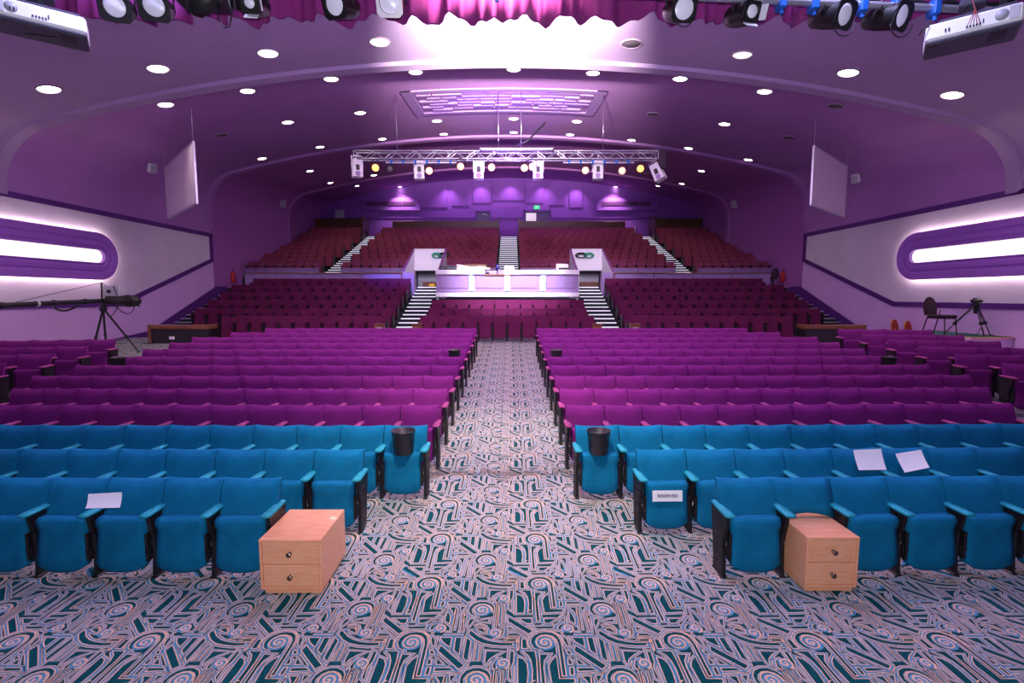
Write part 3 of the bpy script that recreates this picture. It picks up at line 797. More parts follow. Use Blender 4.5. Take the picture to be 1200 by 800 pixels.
def wall_speaker(p, rz, label, sc=1.0):
    t = thing('wall_loudspeaker', label, 'loudspeaker', p, rz); t.rotation_euler = (radians(18), 0, rz); t.scale = (sc,)*3
    q = MB(); q.bbox(-.15, .15, -.16, .10, -.2, .2, .02); q.build('cabinet', M_white, t)
    q = MB(); q.bbox(-.13, .13, -.168, -.158, -.18, .18, .004); q.build('grille', M_grey, t)
    q = MB(); q.tube((0, .1, 0), (0, .32, .12), .02); q.bbox(-.07, .07, .30, .33, .04, .2, .004); q.build('bracket', M_black, t)
wall_speaker(at(178, 197, 18.3), radians(60), 'small white loudspeaker on the left wall, left of the hanging screen', .8)
wall_speaker(at(1003, 209, 18.8), radians(-60), 'small white loudspeaker on the right wall, right of the hanging screen', .8)
wall_speaker((-13.9, 30.4, at(336, 238, 30.4).z), radians(45), 'small dim loudspeaker on the rear left side wall', 1.1)
wall_speaker((13.9, 30.4, at(853, 239, 30.4).z), radians(-45), 'small dim loudspeaker on the rear right side wall', 1.1)
q = MB(); a = at(393, 255.5, 37.4); b = at(403.2, 246, 37.4); q.bbox(a.x, b.x, 37.36, 37.47, a.z, b.z, .01)
tag(rebase(q.build('notice_board', M_grey), (a.x, 37.4, a.z)), 'pale square board on the back wall above the far left upper seats', 'board')
# ------------------------------------------------------------------ downlights
BAYROWS = [
 (0, 'front ceiling bay nearest the stage', [(57,104,1),(185,80,1),(314,62,1),(445,49,1),(605,45,1),(740,51,0),(870,64,2),(994,85,1),(1116,111,1)], .225),
 (1, 'row just beyond the front rib', [(194,122,1),(290,106,1),(388,92,1),(487,84,1),(602,81,1),(695,85,1),(797,92,1),(896,107,1),(979,124,0)], .205),
 (1, 'middle row of the second bay', [(260,158,0),(337,143,1),(422,132,1),(512,141.5,1),(602,139,1),(676,142,1),(765,133.5,0),(849,145,1),(924,161,0)], .20),
 (1, 'last row of the second bay', [(307,185.5,1),(375,172,1),(448,162.5,1),(520,157,1),(602,155,1),(668,157.5,1),(740,164,1),(807,173.5,1),(877,187,1)], .185),
 (2, 'row just beyond the second rib', [(363,200,1),(438,205,1),(505,203.5,1),(600,201,1),(687,205,1),(758,203,0),(822,200,1)], .18),
 (2, 'row near the third rib', [(387,214,1),(461,210,1),(508,212.5,1),(550.5,210,1),(598,208.5,1),(640,209.5,1),(681,212.5,1),(730,210,1),(799,215,1)], .165),
 (3, 'rearmost row by the back wall', [(418.5,217.5,1),(468.5,218.5,1),(721.5,218.5,1),(771,217.5,1)], .15)]
DL = []
for bay, rname, L, rad in BAYROWS:
    for idx, (u, v, st) in enumerate(L):
        y0, y1 = BAYS[bay][0], BAYS[bay][1]; best = None
        Y = y0+.3
        while Y < y1-.1:
            p = at(u, v, Y); dlt = abs(p.z-ceil_z(bay, min(abs(p.x), bay_at(bay, Y)[0]-.2), Y))
            if best is None or dlt < best[0]: best = (dlt, Y, p)
            Y += .03
        d, Y, p = best; z = ceil_z(bay, p.x, Y)
        e = .1; sx = (ceil_z(bay, p.x+e, Y)-ceil_z(bay, p.x-e, Y))/(2*e); sy = (ceil_z(bay, p.x, min(y1, Y+e))-ceil_z(bay, p.x, Y-e))/(2*e)
        nrm = Vector((sx, sy, -1)).normalized()
        adj = {1: 'lit', 2: 'dim', 0: 'unlit'}[st]
        t = thing('ceiling_downlight', '%s round ceiling downlight, %s from left, %s' % (adj, ORD[idx], rname), 'downlight', (p.x, Y, z), 0, 'round ceiling downlights')
        t.rotation_euler = nrm.to_track_quat('Z', 'Y').to_euler()
        if 'rim%s' % rad not in MATS:
            q = MB(); q.lathe([(rad, -.01), (rad*1.17, .004), (rad*1.17, .018), (rad*1.02, .03), (rad*.98, .02)], None, 24, capb=False, capt=False)
            MATS['rim%s' % rad] = q
            q2 = MB(); q2.lathe([(rad*.98, .0), (rad*.9, .014), (.001, .022)], None, 24, capb=False, capt=False); MATS['len%s' % rad] = q2
        if ('r', rad) not in SEATS:
            o1 = MATS['rim%s' % rad].build('rim', M_rim, t); SEATS['r', rad] = o1
        else: o1 = SEATS['r', rad].copy(); C.objects.link(o1); o1.parent = t
        if ('l', rad, st) not in SEATS:
            o2 = MATS['len%s' % rad].build('lens', {1: M_lamp, 2: M_lampdim, 0: M_lampoff}[st], t); SEATS['l', rad, st] = o2
        else: o2 = SEATS['l', rad, st].copy(); C.objects.link(o2); o2.parent = t
        if st == 1: DL.append((p.x, Y, z, bay))
# slot vents under the front rib and the plaster grille of the second bay
for u, v, lab in ((162, 122.5, 'narrow slot vent under the front rib, leftmost of four'), (249, 106, 'narrow slot vent under the front rib, second from left'),
                  (934, 108.5, 'narrow slot vent under the front rib, second from right'), (1015, 125.5, 'narrow slot vent under the front rib, rightmost of four')):
    Y = 14.02; p = at(u, v, Y); z = ceil_z(1, p.x, Y)-.03; sl = math.atan((ceil_z(1, p.x+.1, Y)-ceil_z(1, p.x-.1, Y))/.2)
    q = MB(); q.bbox(-.36, .36, -.1, .1, -.03, .03, .008)
    for i in range(8): q.box(-.33+.085*i, -.29+.085*i, -.09, .09, -.036, -.028)
    o = q.build('ceiling_vent', M_dgrey); o.location = (p.x, Y, z-.04); o.rotation_euler = (0, -sl, 0); tag(o, lab, 'vent')
q = MB(); y0, y1, x0, x1 = 16.75, 19.6, -3.55, 3.35
zz = lambda x, y: ceil_z(1, x, y)
def slab(xa, xb, ya, yb, h0, h1):
    vs = [(x, y, zz(x, y)-h) for h in (h0, h1) for x, y in ((xa,ya),(xb,ya),(xb,yb),(xa,yb))]
    q.add(vs, [(0,1,2,3), (4,5,6,7), (0,1,5,4), (1,2,6,5), (2,3,7,6), (3,0,4,7)])
for a, b in ((x0, x0+.35), (x1-.35, x1)):
    slab(a, b, y0, y1, -.02, .035)
for a, b in ((y0, y0+.3), (y1-.3, y1)):
    for i in range(6): slab(x0+(x1-x0)*i/6, x0+(x1-x0)*(i+1)/6, a, b, -.02, .035)
for j in range(6):
    ya = y0+.42+j*.34
    xx = x0+.45+(.3 if j % 2 else 0)
    while xx < x1-.6:
        w_ = .5+.5*((j*7+int(xx*10)) % 3)/2; slab(xx, min(xx+w_, x1-.4), ya, ya+.22, -.02, .02+.03*((j+int(xx*3)) % 2)); xx += w_+.05
tag(rebase(q.build('plaster_grille', mat('grille_paint', (.36,.2,.5), .75, var=.04)), (0, 18.2, zz(0, 18.2))), 'wide rectangular plaster ventilation grille in the ceiling, violet lit', 'ceiling grille')
# ------------------------------------------------------------------ parapets, rails and boards of the terraces
def parapet(xa, xb, Y, z0, z1, label, blue=None):
    t = thing('parapet', label, 'barrier', ((xa+xb)/2, Y, z0)); c = (xa+xb)/2
    q = MB(); n = max(1, round((xb-xa)/1.9)); w = (xb-xa)/n
    for i in range(n):
        a = xa-c+w*i; q = MB(); q.bbox(a+.015, a+w-.015, -.03, .03, 0, z1-z0-.05, .008); q.bbox(a+.1, a+w-.1, -.04, -.02, .12, z1-z0-.15, .008)
        q.build('panel', M_lilac, t)
    q = MB(); q.bbox(xa-c-.02, xb-c+.02, -.07, .07, z1-z0-.05, z1-z0, .012); q.build('top_rail', M_woodr, t)
    return t
zL = 2.91
parapet(-12.1, -4.9, 22.5, zL-.35, 3.58, 'long lilac panelled parapet with brown top rail above the left terrace')
parapet(4.9, 12.1, 22.5, zL-.35, 3.58, 'long lilac panelled parapet with brown top rail above the right terrace')
for s, nm in ((-1, 'left'), (1, 'right')):
    x0, x1 = sorted((s*4.32, s*4.86))
    t = thing('parapet_end', 'lilac end panel beside the %s booth stairs, lit blue' % nm, 'panel', (s*4.6, 22.45, 2.3))
    q = MB(); q.bbox(-.28, .28, -.03, .03, 0, 1.27, .01); q.build('panel', M_lilac, t)
    q = MB(); q.bbox(s*.27-.03, s*.27+.03, -.06, .06, 0, 1.29, .01); q.build('edge_post', M_woodr, t)
def railing(xa, xb, Y, z0, z1, zr, label, step=.95):
    t = thing('railing', label, 'railing', ((xa+xb)/2, Y, z0)); c = (xa+xb)/2
    n = max(1, round((xb-xa)/1.9)); w = (xb-xa)/n
    for i in range(n):
        a = xa-c+w*i; q = MB(); q.bbox(a+.01, a+w-.01, -.025, .025, 0, z1-z0, .006); q.build('panel', M_lilac, t)
    m = max(1, round((xb-xa)/step))
    for i in range(m+1):
        a = xa-c+(xb-xa)*i/m; q = MB(); q.tube((a, 0, z1-z0), (a, 0, zr-z0), .016, n=6); q.build('post', M_purpost, t)
    q = MB()
    for zz_ in (zr-z0, (zr+z1)/2-z0): q.tube((xa-c, 0, zz_), (xb-c, 0, zz_), .016, n=6)
    q.build('handrail', M_purpost, t)
M_purpost = mat('purple_rail_paint', (.22,.06,.26), .4)
z1 = 1.50+CZ; zr = 1.86+CZ
railing(-14.3, -10.25, 26.45, zL, z1, zr, 'lilac panel and thin rail before the far left upper seats')
railing(-9.05, -4.95, 26.45, zL, z1, zr, 'lilac panel and thin rail between left upper stairs and left passage box')
railing(-3.2, -.65, 26.45, zL, z1, zr, 'thin rail left of the central upper stairs, behind the booth')
railing(.65, 3.2, 26.45, zL, z1, zr, 'thin rail right of the central upper stairs, behind the booth')
railing(4.95, 9.05, 26.45, zL, z1, zr, 'lilac panel and thin rail between right passage box and right upper stairs')
railing(10.25, 14.3, 26.45, zL, z1, zr, 'lilac panel and thin rail before the far right upper seats')
for x0, x1, v, lab in ((-14.15, -10.25, 256, 'dark wooden board behind the far left upper block'), (-8.5, -.72, 259, 'long dark wooden board behind the left middle upper block'),
                    (.72, 8.5, 259, 'long dark wooden board behind the right middle upper block'), (10.25, 14.15, 256, 'dark wooden board behind the far right upper block')):
    zt_ = at(520, v, 36.0).z; z0 = RR[-1][1]
    t = thing('wooden_partition', lab, 'partition', ((x0+x1)/2, 36.0, z0)); w = (x1-x0)/2
    q = MB(); q.bbox(-w, w, -.04, .04, 0, zt_-z0-.05, .006)
    q.build('board', M_woodd, t); q = MB(); q.bbox(-w-.02, w+.02, -.07, .07, zt_-z0-.05, zt_-z0, .012); q.build('cap', M_woodr, t)
    for sx in (-1, 1):
        if (x0+x1) < 0 and sx > 0 or (x0+x1) > 0 and sx < 0:
            q = MB(); q.bbox(sx*w-.04, sx*w+.04, -1.6, 0, -.6, zt_-z0-.02, .01); q.build('end_board', M_woodd, t)
# the low timber fronted counters at either side of the cross aisle
for s, nm in ((-1, 'left'), (1, 'right')):
    x0, x1 = sorted((s*12.25, s*10.25)); z0 = zf(16.6); h = at(220, 381, 16.6).z-z0
    t = thing('side_counter', 'low black counter with brown timber top in the %s cross aisle' % nm, 'counter', ((x0+x1)/2, 16.6, z0)); w = (x1-x0)/2
    q = MB(); q.bbox(-w, w, -.06, .5, 0, h-.14, .01); q.build('body', M_blackpl, t)
    q = MB(); q.bbox(-w-.02, w+.02, -.09, .52, h-.14, h, .02); q.build('top', M_woodr, t)
    q = MB(); q.bbox(s*w-.05, s*w+.05, -.1, .1, 0, h+.02, .01); q.build('end_post', M_woodr, t)
    q = MB()
    lx = -w+.75 if s < 0 else w-.7
    q.bbox(lx-.09, lx+.09, -.075, -.058, h-.48, h-.38, .003); q.build('label_card', M_paper, t)
    for k, (X_, lab) in enumerate(((4.42, 'terrace side'), (3.1, 'booth side'))):
        tt = thing('newel_box', 'small brown wooden box post at foot of the %s booth stairs, %s' % (nm, lab), 'post', (s*X_, 16.75, zf(16.75)))
        q = MB(); q.bbox(-.16, .16, -.14, .14, 0, .62, .012); q.build('body', M_woodr, tt)
        q = MB(); q.bbox(-.10, .10, -.16, -.13, .36, .54, .004); q.build('panel', M_grey if k == 0 else M_woodr, tt)
        q = MB(); q.bbox(-.18, .18, -.16, .16, .62, .66, .01); q.build('cap', M_woodr, tt)
# ------------------------------------------------------------------ passage boxes (white walled stairwell mouths)
for s, nm in ((-1, 'left'), (1, 'right')):
    t = thing('passage_enclosure', 'open topped white walled passage mouth to the %s of the booth' % nm, 'passage', (s*4.07, 24.0, 2.1))
    o = t.location
    def L(x, y, z): return (x-o.x, y-o.y, z-o.z)
    zb, zft, ztp = 2.1, 3.60, at(505, 292, 25.4).z
    for inner, xs, nme in ((0, 4.9, 'outer_wall'), (1, 3.24, 'inner_wall')):
        q = MB(); xa, xb = s*xs-.05, s*xs+.05
        sh = [(22.55, zb), (25.5, zb), (25.5, ztp), (22.75, zft), (22.55, zft)]
        n = len(sh)
        q.add([L(xa, y, z) for y, z in sh]+[L(xb, y, z) for y, z in sh], [tuple(range(n)), tuple(range(2*n-1, n-1, -1))]+[(i, (i+1) % n, (i+1) % n+n, i+n) for i in range(n)])
        q.build(nme, M_white, t)
        q = MB(); d = Vector((0, 25.5-22.75, ztp-zft)); q.tube(L(s*xs, 22.7, zft+.01), L(s*xs, 25.55, ztp+.02), .055, n=6); q.build('wall_capping', M_purpost, t)
    q = MB(); xa, xb = sorted((s*4.85, s*3.29)); zl = at(505, 317, 25.4).z; zm = at(505, 308, 25.4).z
    q.box(xa-o.x, xb-o.x, 25.4-o.y, 25.5-o.y, zm-o.z, ztp-o.z); q.box(xa-o.x, xb-o.x, 25.3-o.y, 25.4-o.y, zl-o.z, zm-o.z)
    q.box(xa-o.x, xb-o.x, 25.36-o.y, 25.42-o.y, ztp-.04-o.z, ztp+.02-o.z)
    q.build('lintel_wall', M_white, t)
    q = MB(); q.box(xa-o.x, xb-o.x, 26.2-o.y, 26.3-o.y, 0, zl-o.z+.2); q.build('inner_partition', M_grey, t)
    q = MB(); q.bbox(xa-o.x+.3, xb-o.x-.05, 25.9-o.y, 26.15-o.y, .9, 1.15, .02); q.build('dark_shelf', M_woodr, t)
    # cable coils hung on the lintel wall
    for k, (du, m, nme) in enumerate(((512 if s < 0 else 690, M_greencab, 'green'), (520 if s < 0 else 681, M_black, 'black'))):
        c = at(du, 299, 25.3); q = MB()
        for j in range(3):
            rx = .26-.05*j+.04*k; pts = [(rx*cos(a*pi/9), -.02*j+.015*sin(a), (.13-.02*j)*sin(a*pi/9)-.02*j) for a in range(19)]
            q.path(pts, .022, 5)
        ob = q.build('cable_coil', m); ob.location = c; tag(ob, '%s cable coil hanging on the back wall of the %s passage mouth' % (nme, nm), 'cable')
# ------------------------------------------------------------------ sound desk booth
t = thing('sound_desk_booth', 'wide white and lilac sound desk booth with glowing vertical lights, centre of the hall', 'booth', (0, 20.5, 2.0)); o = t.location
YB = 20.25
def bx(u, v): p = at(u, v, YB); return p.x, p.z
xl, zt_ = bx(510.3, 316.2); xr, _ = bx(679, 316.2); z_b = bx(595, 348)[1]; zk0 = bx(595, 342.8)[1]; zk1 = bx(595, 321.7)[1]
xa1 = bx(568, 316)[0]; xa2 = bx(600, 316)[0]
def lb(n, x0, x1, y0, y1, z0, z1, r, m):
    q = MB(); q.bbox(x0-o.x, x1-o.x, y0-o.y, y1-o.y, z0-o.z, z1-o.z, r); return q.build(n, m, t)
lb('body', xl+.03, xr-.03, YB+.04, YB+.14, z_b, zk1, .01, M_lilac)
lb('side_wall', xl, xl+.1, YB+.14, 22.6, 1.7, zk1, .01, M_white); lb('side_wall', xr-.1, xr, YB+.14, 22.6, 1.7, zk1, .01, M_white)
lb('floor_deck', xl+.1, xr-.1, YB+.14, 22.6, 1.7, 2.35, .01, M_dark)
lb('lower_band', xl, xr, YB-.06, YB+.06, z_b, zk0, .02, M_white)
lb('upper_band', xl, xa1, YB-.06, YB+.30, zk1, zt_, .02, M_white); lb('upper_band', xa2, xr, YB-.06, YB+.30, zk1, zt_, .02, M_white)
lb('low_top_rail', xa1, xa2, YB-.04, YB+.2, zk1-.04, zk1+.02, .01, M_woodr)
lb('rear_ledge', xa1-.1, xa2+.1, YB+.9, YB+1.2, zk1, zt_+.02, .01, M_lilac)
zm0, zm1 = zk0+.06, zk1-.06
ul = [514, 550, 556, 592, 598, 633, 639, 675]
for k in range(4):
    x0 = bx(ul[2*k]+1.5, 330)[0]; x1 = bx(ul[2*k+1]-2.5, 330)[0]; lb('panel', x0, x1, YB+.015, YB+.045, zm0+.12, zm1, .012, M_lilac)
    lb('skirting', x0-.1, x1+.1, YB+.0, YB+.04, zk0+.01, zk0+.1, .01, M_lilac)
for u in (552.7, 594.6, 636.3):
    x = bx(u, 330)[0]; h_ = lb('pilaster_housing', x-.13, x+.13, YB-.015, YB+.04, zk0+.05, zk1-.03, .02, mat('pilaster_glass', (.35,.45,.8), .3, emit=(.25,.4,1), estr=.25))
    q = MB(); n = 10
    pts = [(x-o.x+.055*cos(pi*i/n-pi/2), YB-.02-o.y) for i in range(n+1)]
    q.bbox(x-.055-o.x, x+.055-o.x, YB-.05-o.y, YB-.012-o.y, zk0+.09-o.z, zk1-.06-o.z, .02); lt = q.build('pilaster_light', M_pil, h_)
# kit on the booth
def kit(name, label, cat, u, v, Y, build):
    p = at(u, v, Y); t = thing(name, label, cat, p); build(t); return t
def b_mixer(t):
    q = MB(); q.bbox(-.42, .42, -.2, .25, 0, .18, .02); q.build('case', M_blackpl, t)
    for i in range(3):
        q = MB(); q.bbox(-.36+.26*i, -.16+.26*i, -.215, -.195, .03, .12, .005); q.build('screen', M_dgrey, t)
kit('mixing_desk', 'black mixing desk on top of the booth at its left', 'mixing desk', 527, 316.5, 20.75, b_mixer)
def b_cloth(t):
    q = MB(); n = 9; vs = []
    for i in range(n):
        for j in range(5):
            f = i/(n-1); vs.append((-.7+1.4*f, -.22+.11*j, .16*(1-f)**.6*(1-.25*abs(j-2))+.05+.03*sin(7*f+j)))
    k = len(vs); vs += [(x, y, 0) for x, y, z in vs]
    fs = [(i*5+j, (i+1)*5+j, (i+1)*5+j+1, i*5+j+1) for i in range(n-1) for j in range(4)]
    ring = [i*5 for i in range(n)]+[(n-1)*5+j for j in range(1, 5)]+[i*5+4 for i in range(n-2, -1, -1)]+[j for j in range(3, 0, -1)]
    fs += [(a, b, b+k, a+k) for a, b in zip(ring, ring[1:]+ring[:1])]
    q.add(vs, fs, 0, True); q.build('cloth', M_paper, t)
kit('dust_cover', 'crumpled white dust cover lying on the booth beside the black desk', 'cover', 555, 316, 20.75, b_cloth)
def b_deskbox(t):
    q = MB(); q.bbox(-.52, .52, 0, .3, 0, .26, .02); q.build('case', M_woodd, t)
kit('equipment_case', 'dark flat case standing behind the white cover on the booth', 'case', 556, 316.5, 21.2, b_deskbox)
def b_mon(t):
    q = MB(); q.bbox(-.2, .2, 0, .06, 0, .36, .01); q.build('shell', M_white, t)
    q = MB(); q.bbox(-.14, .14, -.006, .002, .05, .31, .003); q.build('screen', M_lilac, t)
kit('monitor', 'upright white framed monitor on the booth just right of its low gap', 'monitor', 596.5, 321.5, 20.6, b_mon)
def b_mon2(t):
    q = MB(); q.bbox(-.26, .26, 0, .08, 0, .25, .01); q.build('shell', M_white, t)
    q = MB(); q.bbox(-.16, .24, -.006, .002, .02, .09, .003); q.build('dark_slot', M_black, t)
kit('white_box', 'white box with a dark slot at right end of the booth top', 'box', 659, 316, 20.8, b_mon2)
def b_lamp(t):
    q = MB(); q.tube((0,0,0), (0,0,.22), .02); q.build('stem', M_black, t)
    q = MB(); q.lathe([(.02, .16), (.08, .22), (.09, .34), (.03, .38)], None, 12); q.build('head', mat('blue_black', (.01,.01,.12), .4), t)
kit('desk_lamp', 'small dark blue lamp standing in the low gap of the booth', 'lamp', 583, 321, 20.5, b_lamp)
def b_basket(t):
    q = MB(); q.bbox(-.14, .14, -.1, .1, 0, .12, .01); q.build('body', M_yellow, t)
kit('yellow_crate', 'small yellow crate at the top of the left booth stairs', 'crate', 506.5, 335.6, 22.75, b_basket)
# ------------------------------------------------------------------ back wall doors, vents and sign
def wall_thing(u0, v0, u1, v1): a = at(u0, v1, 37.45); b = at(u1, v0, 37.45); return a, b
a, b = wall_thing(557.5, 247, 575, 259); h = b.z-a.z+1.3; w = b.x-a.x
t = thing('door', 'single dark purple door in the back wall', 'door', ((a.x+b.x)/2, 37.45, b.z-h))
struct(t); del t['category']
q = MB(); q.bbox(-w/2, -w/2+.1, -.05, .1, 0, h, .01); q.bbox(w/2-.1, w/2, -.05, .1, 0, h, .01); q.bbox(-w/2, w/2, -.05, .1, h-.1, h, .01); q.build('door_frame', M_trim, t)
q = MB(); q.bbox(-w/2+.1, w/2-.1, 0, .06, 0, h-.1, .01); q.build('door_leaf', mat('door_paint', (.05,.012,.10), .4), t)
q = MB(); q.tube((-.1, -.04, h-.22), (.3, -.04, h-.3), .02, n=6); q.build('door_closer', M_steel, t); t.name = 'door_1'
a, b = wall_thing(613.3, 246, 645.2, 259); h = b.z-a.z+1.3; w = b.x-a.x
t = thing('door_2', 'double purple doors with one lit window', 'door', ((a.x+b.x)/2, 37.45, b.z-h)); struct(t); del t['category']
q = MB(); q.bbox(-w/2, -w/2+.14, -.06, .1, 0, h, .01); q.bbox(w/2-.1, w/2, -.06, .1, 0, h, .01); q.bbox(-w/2, w/2, -.06, .1, h-.14, h, .01); q.build('door_frame', M_trim, t)
q = MB(); q.bbox(-w/2+.14, 0, 0, .06, 0, h-.14, .01); lf = q.build('door_leaf', mat('door_paint', (.05,.012,.10), .4), t)
q = MB(); q.bbox(-w/2+.2, -.06, -.01, .01, h-1.3, h-.22, .004); q.build('window_pane', M_doorwin, lf)
q = MB(); q.bbox(.0, w/2-.1, 0, .06, 0, h-.14, .01); q.build('door_leaf', mat('door_paint', (.05,.012,.10), .4), t)
a, b = wall_thing(625.8, 241, 632.2, 245)
t = thing('exit_sign', 'small green lit exit sign above the double doors', 'sign', ((a.x+b.x)/2, 37.42, a.z)); w = (b.x-a.x)/2; h = b.z-a.z
q = MB(); q.bbox(-w, w, -.06, .04, 0, h, .01); q.build('box', M_exit, t)
q = MB(); q.box(-w*.3, -w*.05, -.066, -.06, h*.3, h*.7); q.box(-w*.05, w*.4, -.066, -.06, h*.45, h*.58); q.build('pictogram', M_white, t)
for u0, u1, g0, g1, nm in ((426, 493, 429, 486, 'left'), (698.5, 772, 705, 762.5, 'right')):
    a, b = wall_thing(u0, 232.5, u1, 247); c, d = wall_thing(g0, 236.3, g1, 241.3)
    t = thing('wall_vent', 'long dark ventilation grille in raised frame, %s half of the back wall' % nm, 'vent', ((a.x+b.x)/2, 37.45, a.z)); o = t.location
    q = MB(); q.bbox(a.x-o.x, b.x-o.x, -.10, .1, 0, b.z-o.z, .03); q.build('surround', M_back, t)
    q = MB(); q.bbox(c.x-o.x, d.x-o.x, -.13, -.08, c.z-o.z, d.z-o.z, .01); g = q.build('grille', M_dark, t)
    q = MB()
    for i in range(4): zz_ = c.z-o.z+(d.z-c.z)*(i+.5)/4; q.box(c.x-o.x, d.x-o.x, -.15, -.128, zz_-.012, zz_+.012)
    for i in range(5): xx = c.x-o.x+(d.x-c.x)*i/4; q.box(xx-.015, xx+.015, -.15, -.125, c.z-o.z, d.z-o.z)
    q.build('louvres', M_purpost, g)
t = thing('handrail_post', 'short white tubular rail at the top of the right upper stairs', 'handrail', (9.0, 35.1, RR[-1][1]-.4))
q = MB(); q.path([(0,0,0), (0,0,1.15), (.0,.12,1.25), (.0,.8,1.25), (0,.9,0)], .03, 6); q.build('tube', M_white, t)
q = MB()
for x, r_, h_, m, lab in ((-8.95, .22, .8, M_khaki, 'khaki sack standing at the head of the left upper stairs'), (-9.45, .2, .5, M_woodr, 'brown carton at the head of the left upper stairs'), (-9.95, .16, .35, M_white, 'white tub at the head of the left upper stairs')):
    q = MB(); q.lathe([(r_*.9, 0), (r_, .05), (r_*1.02, h_*.6), (r_*.8, h_*.95), (r_*.5, h_)], None, 12); ob = q.build('storage_tub' if m is M_white else 'carton' if m is M_woodr else 'sack', m); ob.location = (x, 35.75, 6.35 if m is not M_khaki else RR[-1][1]); tag(ob, lab, 'container')
# ------------------------------------------------------------------ fire extinguishers and the chair on the landing
for s, u, nm in ((-1, 273.5, 'left'), (1, 917, 'right')):
    p = at(u, 331, 23.9); t = thing('fire_extinguisher', 'red fire extinguisher by the %s end of the cross aisle' % nm, 'extinguisher', (p.x, 23.9, p.z))
    q = MB(); q.lathe([(.09, 0), (.11, .03), (.11, .42), (.08, .5), (.03, .54)], None, 14); q.build('cylinder', M_red, t)
    q = MB(); q.tube((0,0,.54), (0,0,.62), .025); q.tube((-.03,0,.60), (.12,-.03,.64), .014); q.build('valve', M_black, t)
    q = MB(); q.path([(0, -.03, .58), (.10, -.06, .5), (.13, -.06, .25), (.12, -.05, .1)], .013, 5); q.build('hose', M_black, t)
    q = MB(); q.bbox(-.14, .14, .08, .14, -.5, .35, .01); q.build('backboard', M_purpost, t)
def banquet_chair(p, rz, label, group=None, fab=M_chairfab, frame=M_black, pip=M_black, sc=1.0):
    t = thing('banquet_chair', label, 'chair', p, rz, group); t.scale = (sc,)*3
    q = MB(); pts = []
    for i in range(13):
        a = pi*i/12; pts.append((.205*cos(a), .66+.27*sin(a)))
    poly = [(.19, .48), (.215, .66)]+pts[1:-1]+[(-.215, .66), (-.19, .48)]
    M = T((0, .22, 0)) @ R(8, 'X').inverted() @ Matrix(((1,0,0,0),(0,0,-1,0),(0,1,0,0),(0,0,0,1)))
    M = T((0, .16, 0)) @ R(-8, 'X') @ Matrix(((1,0,0,0),(0,0,-1,0),(0,1,0,0),(0,0,0,1)))
    q.prism([(x*.96, y) for x, y in poly], M, -.03, .02); q.prism([(x*.85, .02+y*.97) for x, y in poly], M, .02, .035); q.build('backrest', fab, t)
    q = MB(); q.path([M @ Vector((x, y, -.005)) for x, y in poly], .014, 6); q.build('back_piping', pip, t)
    q = MB(); q.bbox(-.215, .215, -.24, .19, .42, .49, .025); q.build('seat', fab, t)
    q = MB(); q.bbox(-.20, .20, -.22, .17, .395, .42, .005); q.build('seat_frame', frame, t)
    for sx in (-1, 1):
        q = MB(); q.tube((sx*.19, -.2, .41), (sx*.205, -.25, 0), .013, n=8); q.build('leg', frame, t)
        q = MB(); q.path([(sx*.18, .13, .60), (sx*.19, .17, .45), (sx*.205, .27, 0)], .013, 8); q.build('leg', frame, t)
    return t
p = at(903, 333, 23.4); banquet_chair((p.x, 23.4, zL), radians(-70), 'dark chair standing by the right fire extinguisher on the landing')
# ------------------------------------------------------------------ platform at right with chair and tripod
zp = -1.15+CZ
q = MB(); pl = [(14.25, 13.55), (13.05, 13.55), (11.95, 16.15), (14.25, 16.15)]
M0 = I4
t = thing('camera_platform', 'lilac sided platform with green carpet at the right wall', 'platform', (13.4, 14.9, 0)); o = t.location
lp = [(x-o.x, y-o.y) for x, y in pl]
q.prism(lp, I4, .3, zp-.05); q.build('side_panels', M_walllow, t)
q = MB(); q.prism([(x*1.02, y*1.02) for x, y in lp], I4, zp-.05, zp-.01); q.build('edge_trim', M_beech, t)
q = MB(); q.prism([(x*.985, y*.985) for x, y in lp], I4, zp-.01, zp); q.build('carpet_top', M_green, t)
banquet_chair((at(1101, 389, 14.4).x, 14.4, zp), radians(16), 'dark round backed banquet chair on the right platform, beside the tripod', sc=1.2)
banquet_chair((13.72, 16.75, zf(16.9)-.14), radians(25), 'red backed chair behind right platform, left of the pair', 'red chairs behind the platform', M_redfab, M_gold, M_gold, 1.0)
banquet_chair((13.95, 16.45, zf(16.4)-.14), radians(25), 'red backed chair behind right platform, hidden partly by the dark chair', 'red chairs behind the platform', M_redfab, M_gold, M_gold, 1.0)
p = at(1141, 392, 13.95)
t = thing('camera_tripod', 'black camera tripod without camera on the right platform', 'tripod', (p.x, 13.95, zp))
hz = at(1141, 356, 13.95).z-zp
for ex, ey in ((at(1103, 389, 13.75).x-p.x, -.22), (.05, -.25), (.58, .1)):
    q = MB(); m = Vector((ex*.62, ey*.62, hz*.40)); tp = Vector((ex*.06, ey*.06, hz-.05)); ft = Vector((ex, ey, .01))
    for dd in (-.022, .022): q.tube(tp+Vector((dd, 0, 0)), m+Vector((dd, 0, 0)), .013, n=6)
    q.bbox(m.x-.045, m.x+.045, m.y-.03, m.y+.03, m.z-.05, m.z+.05, .01); q.tube(m, ft, .014, n=6); q.lathe([(.03, 0), (.03, .025)], T(ft), 8)
    q.build('leg', M_black, t)
q = MB(); q.lathe([(.05, hz-.28), (.06, hz-.1), (.09, hz-.06), (.09, hz+.02), (.06, hz+.05)], None, 14); q.build('bowl', M_black, t)
q = MB(); q.bbox(-.14, .14, -.07, .07, hz+.04, hz+.13, .02); q.tube((-.16, 0, hz+.08), (.16, 0, hz+.08), .03); q.tube((.0, .05, hz+.05), (.0, .05, hz+.17), .05); q.build('fluid_head', M_blackpl, t)
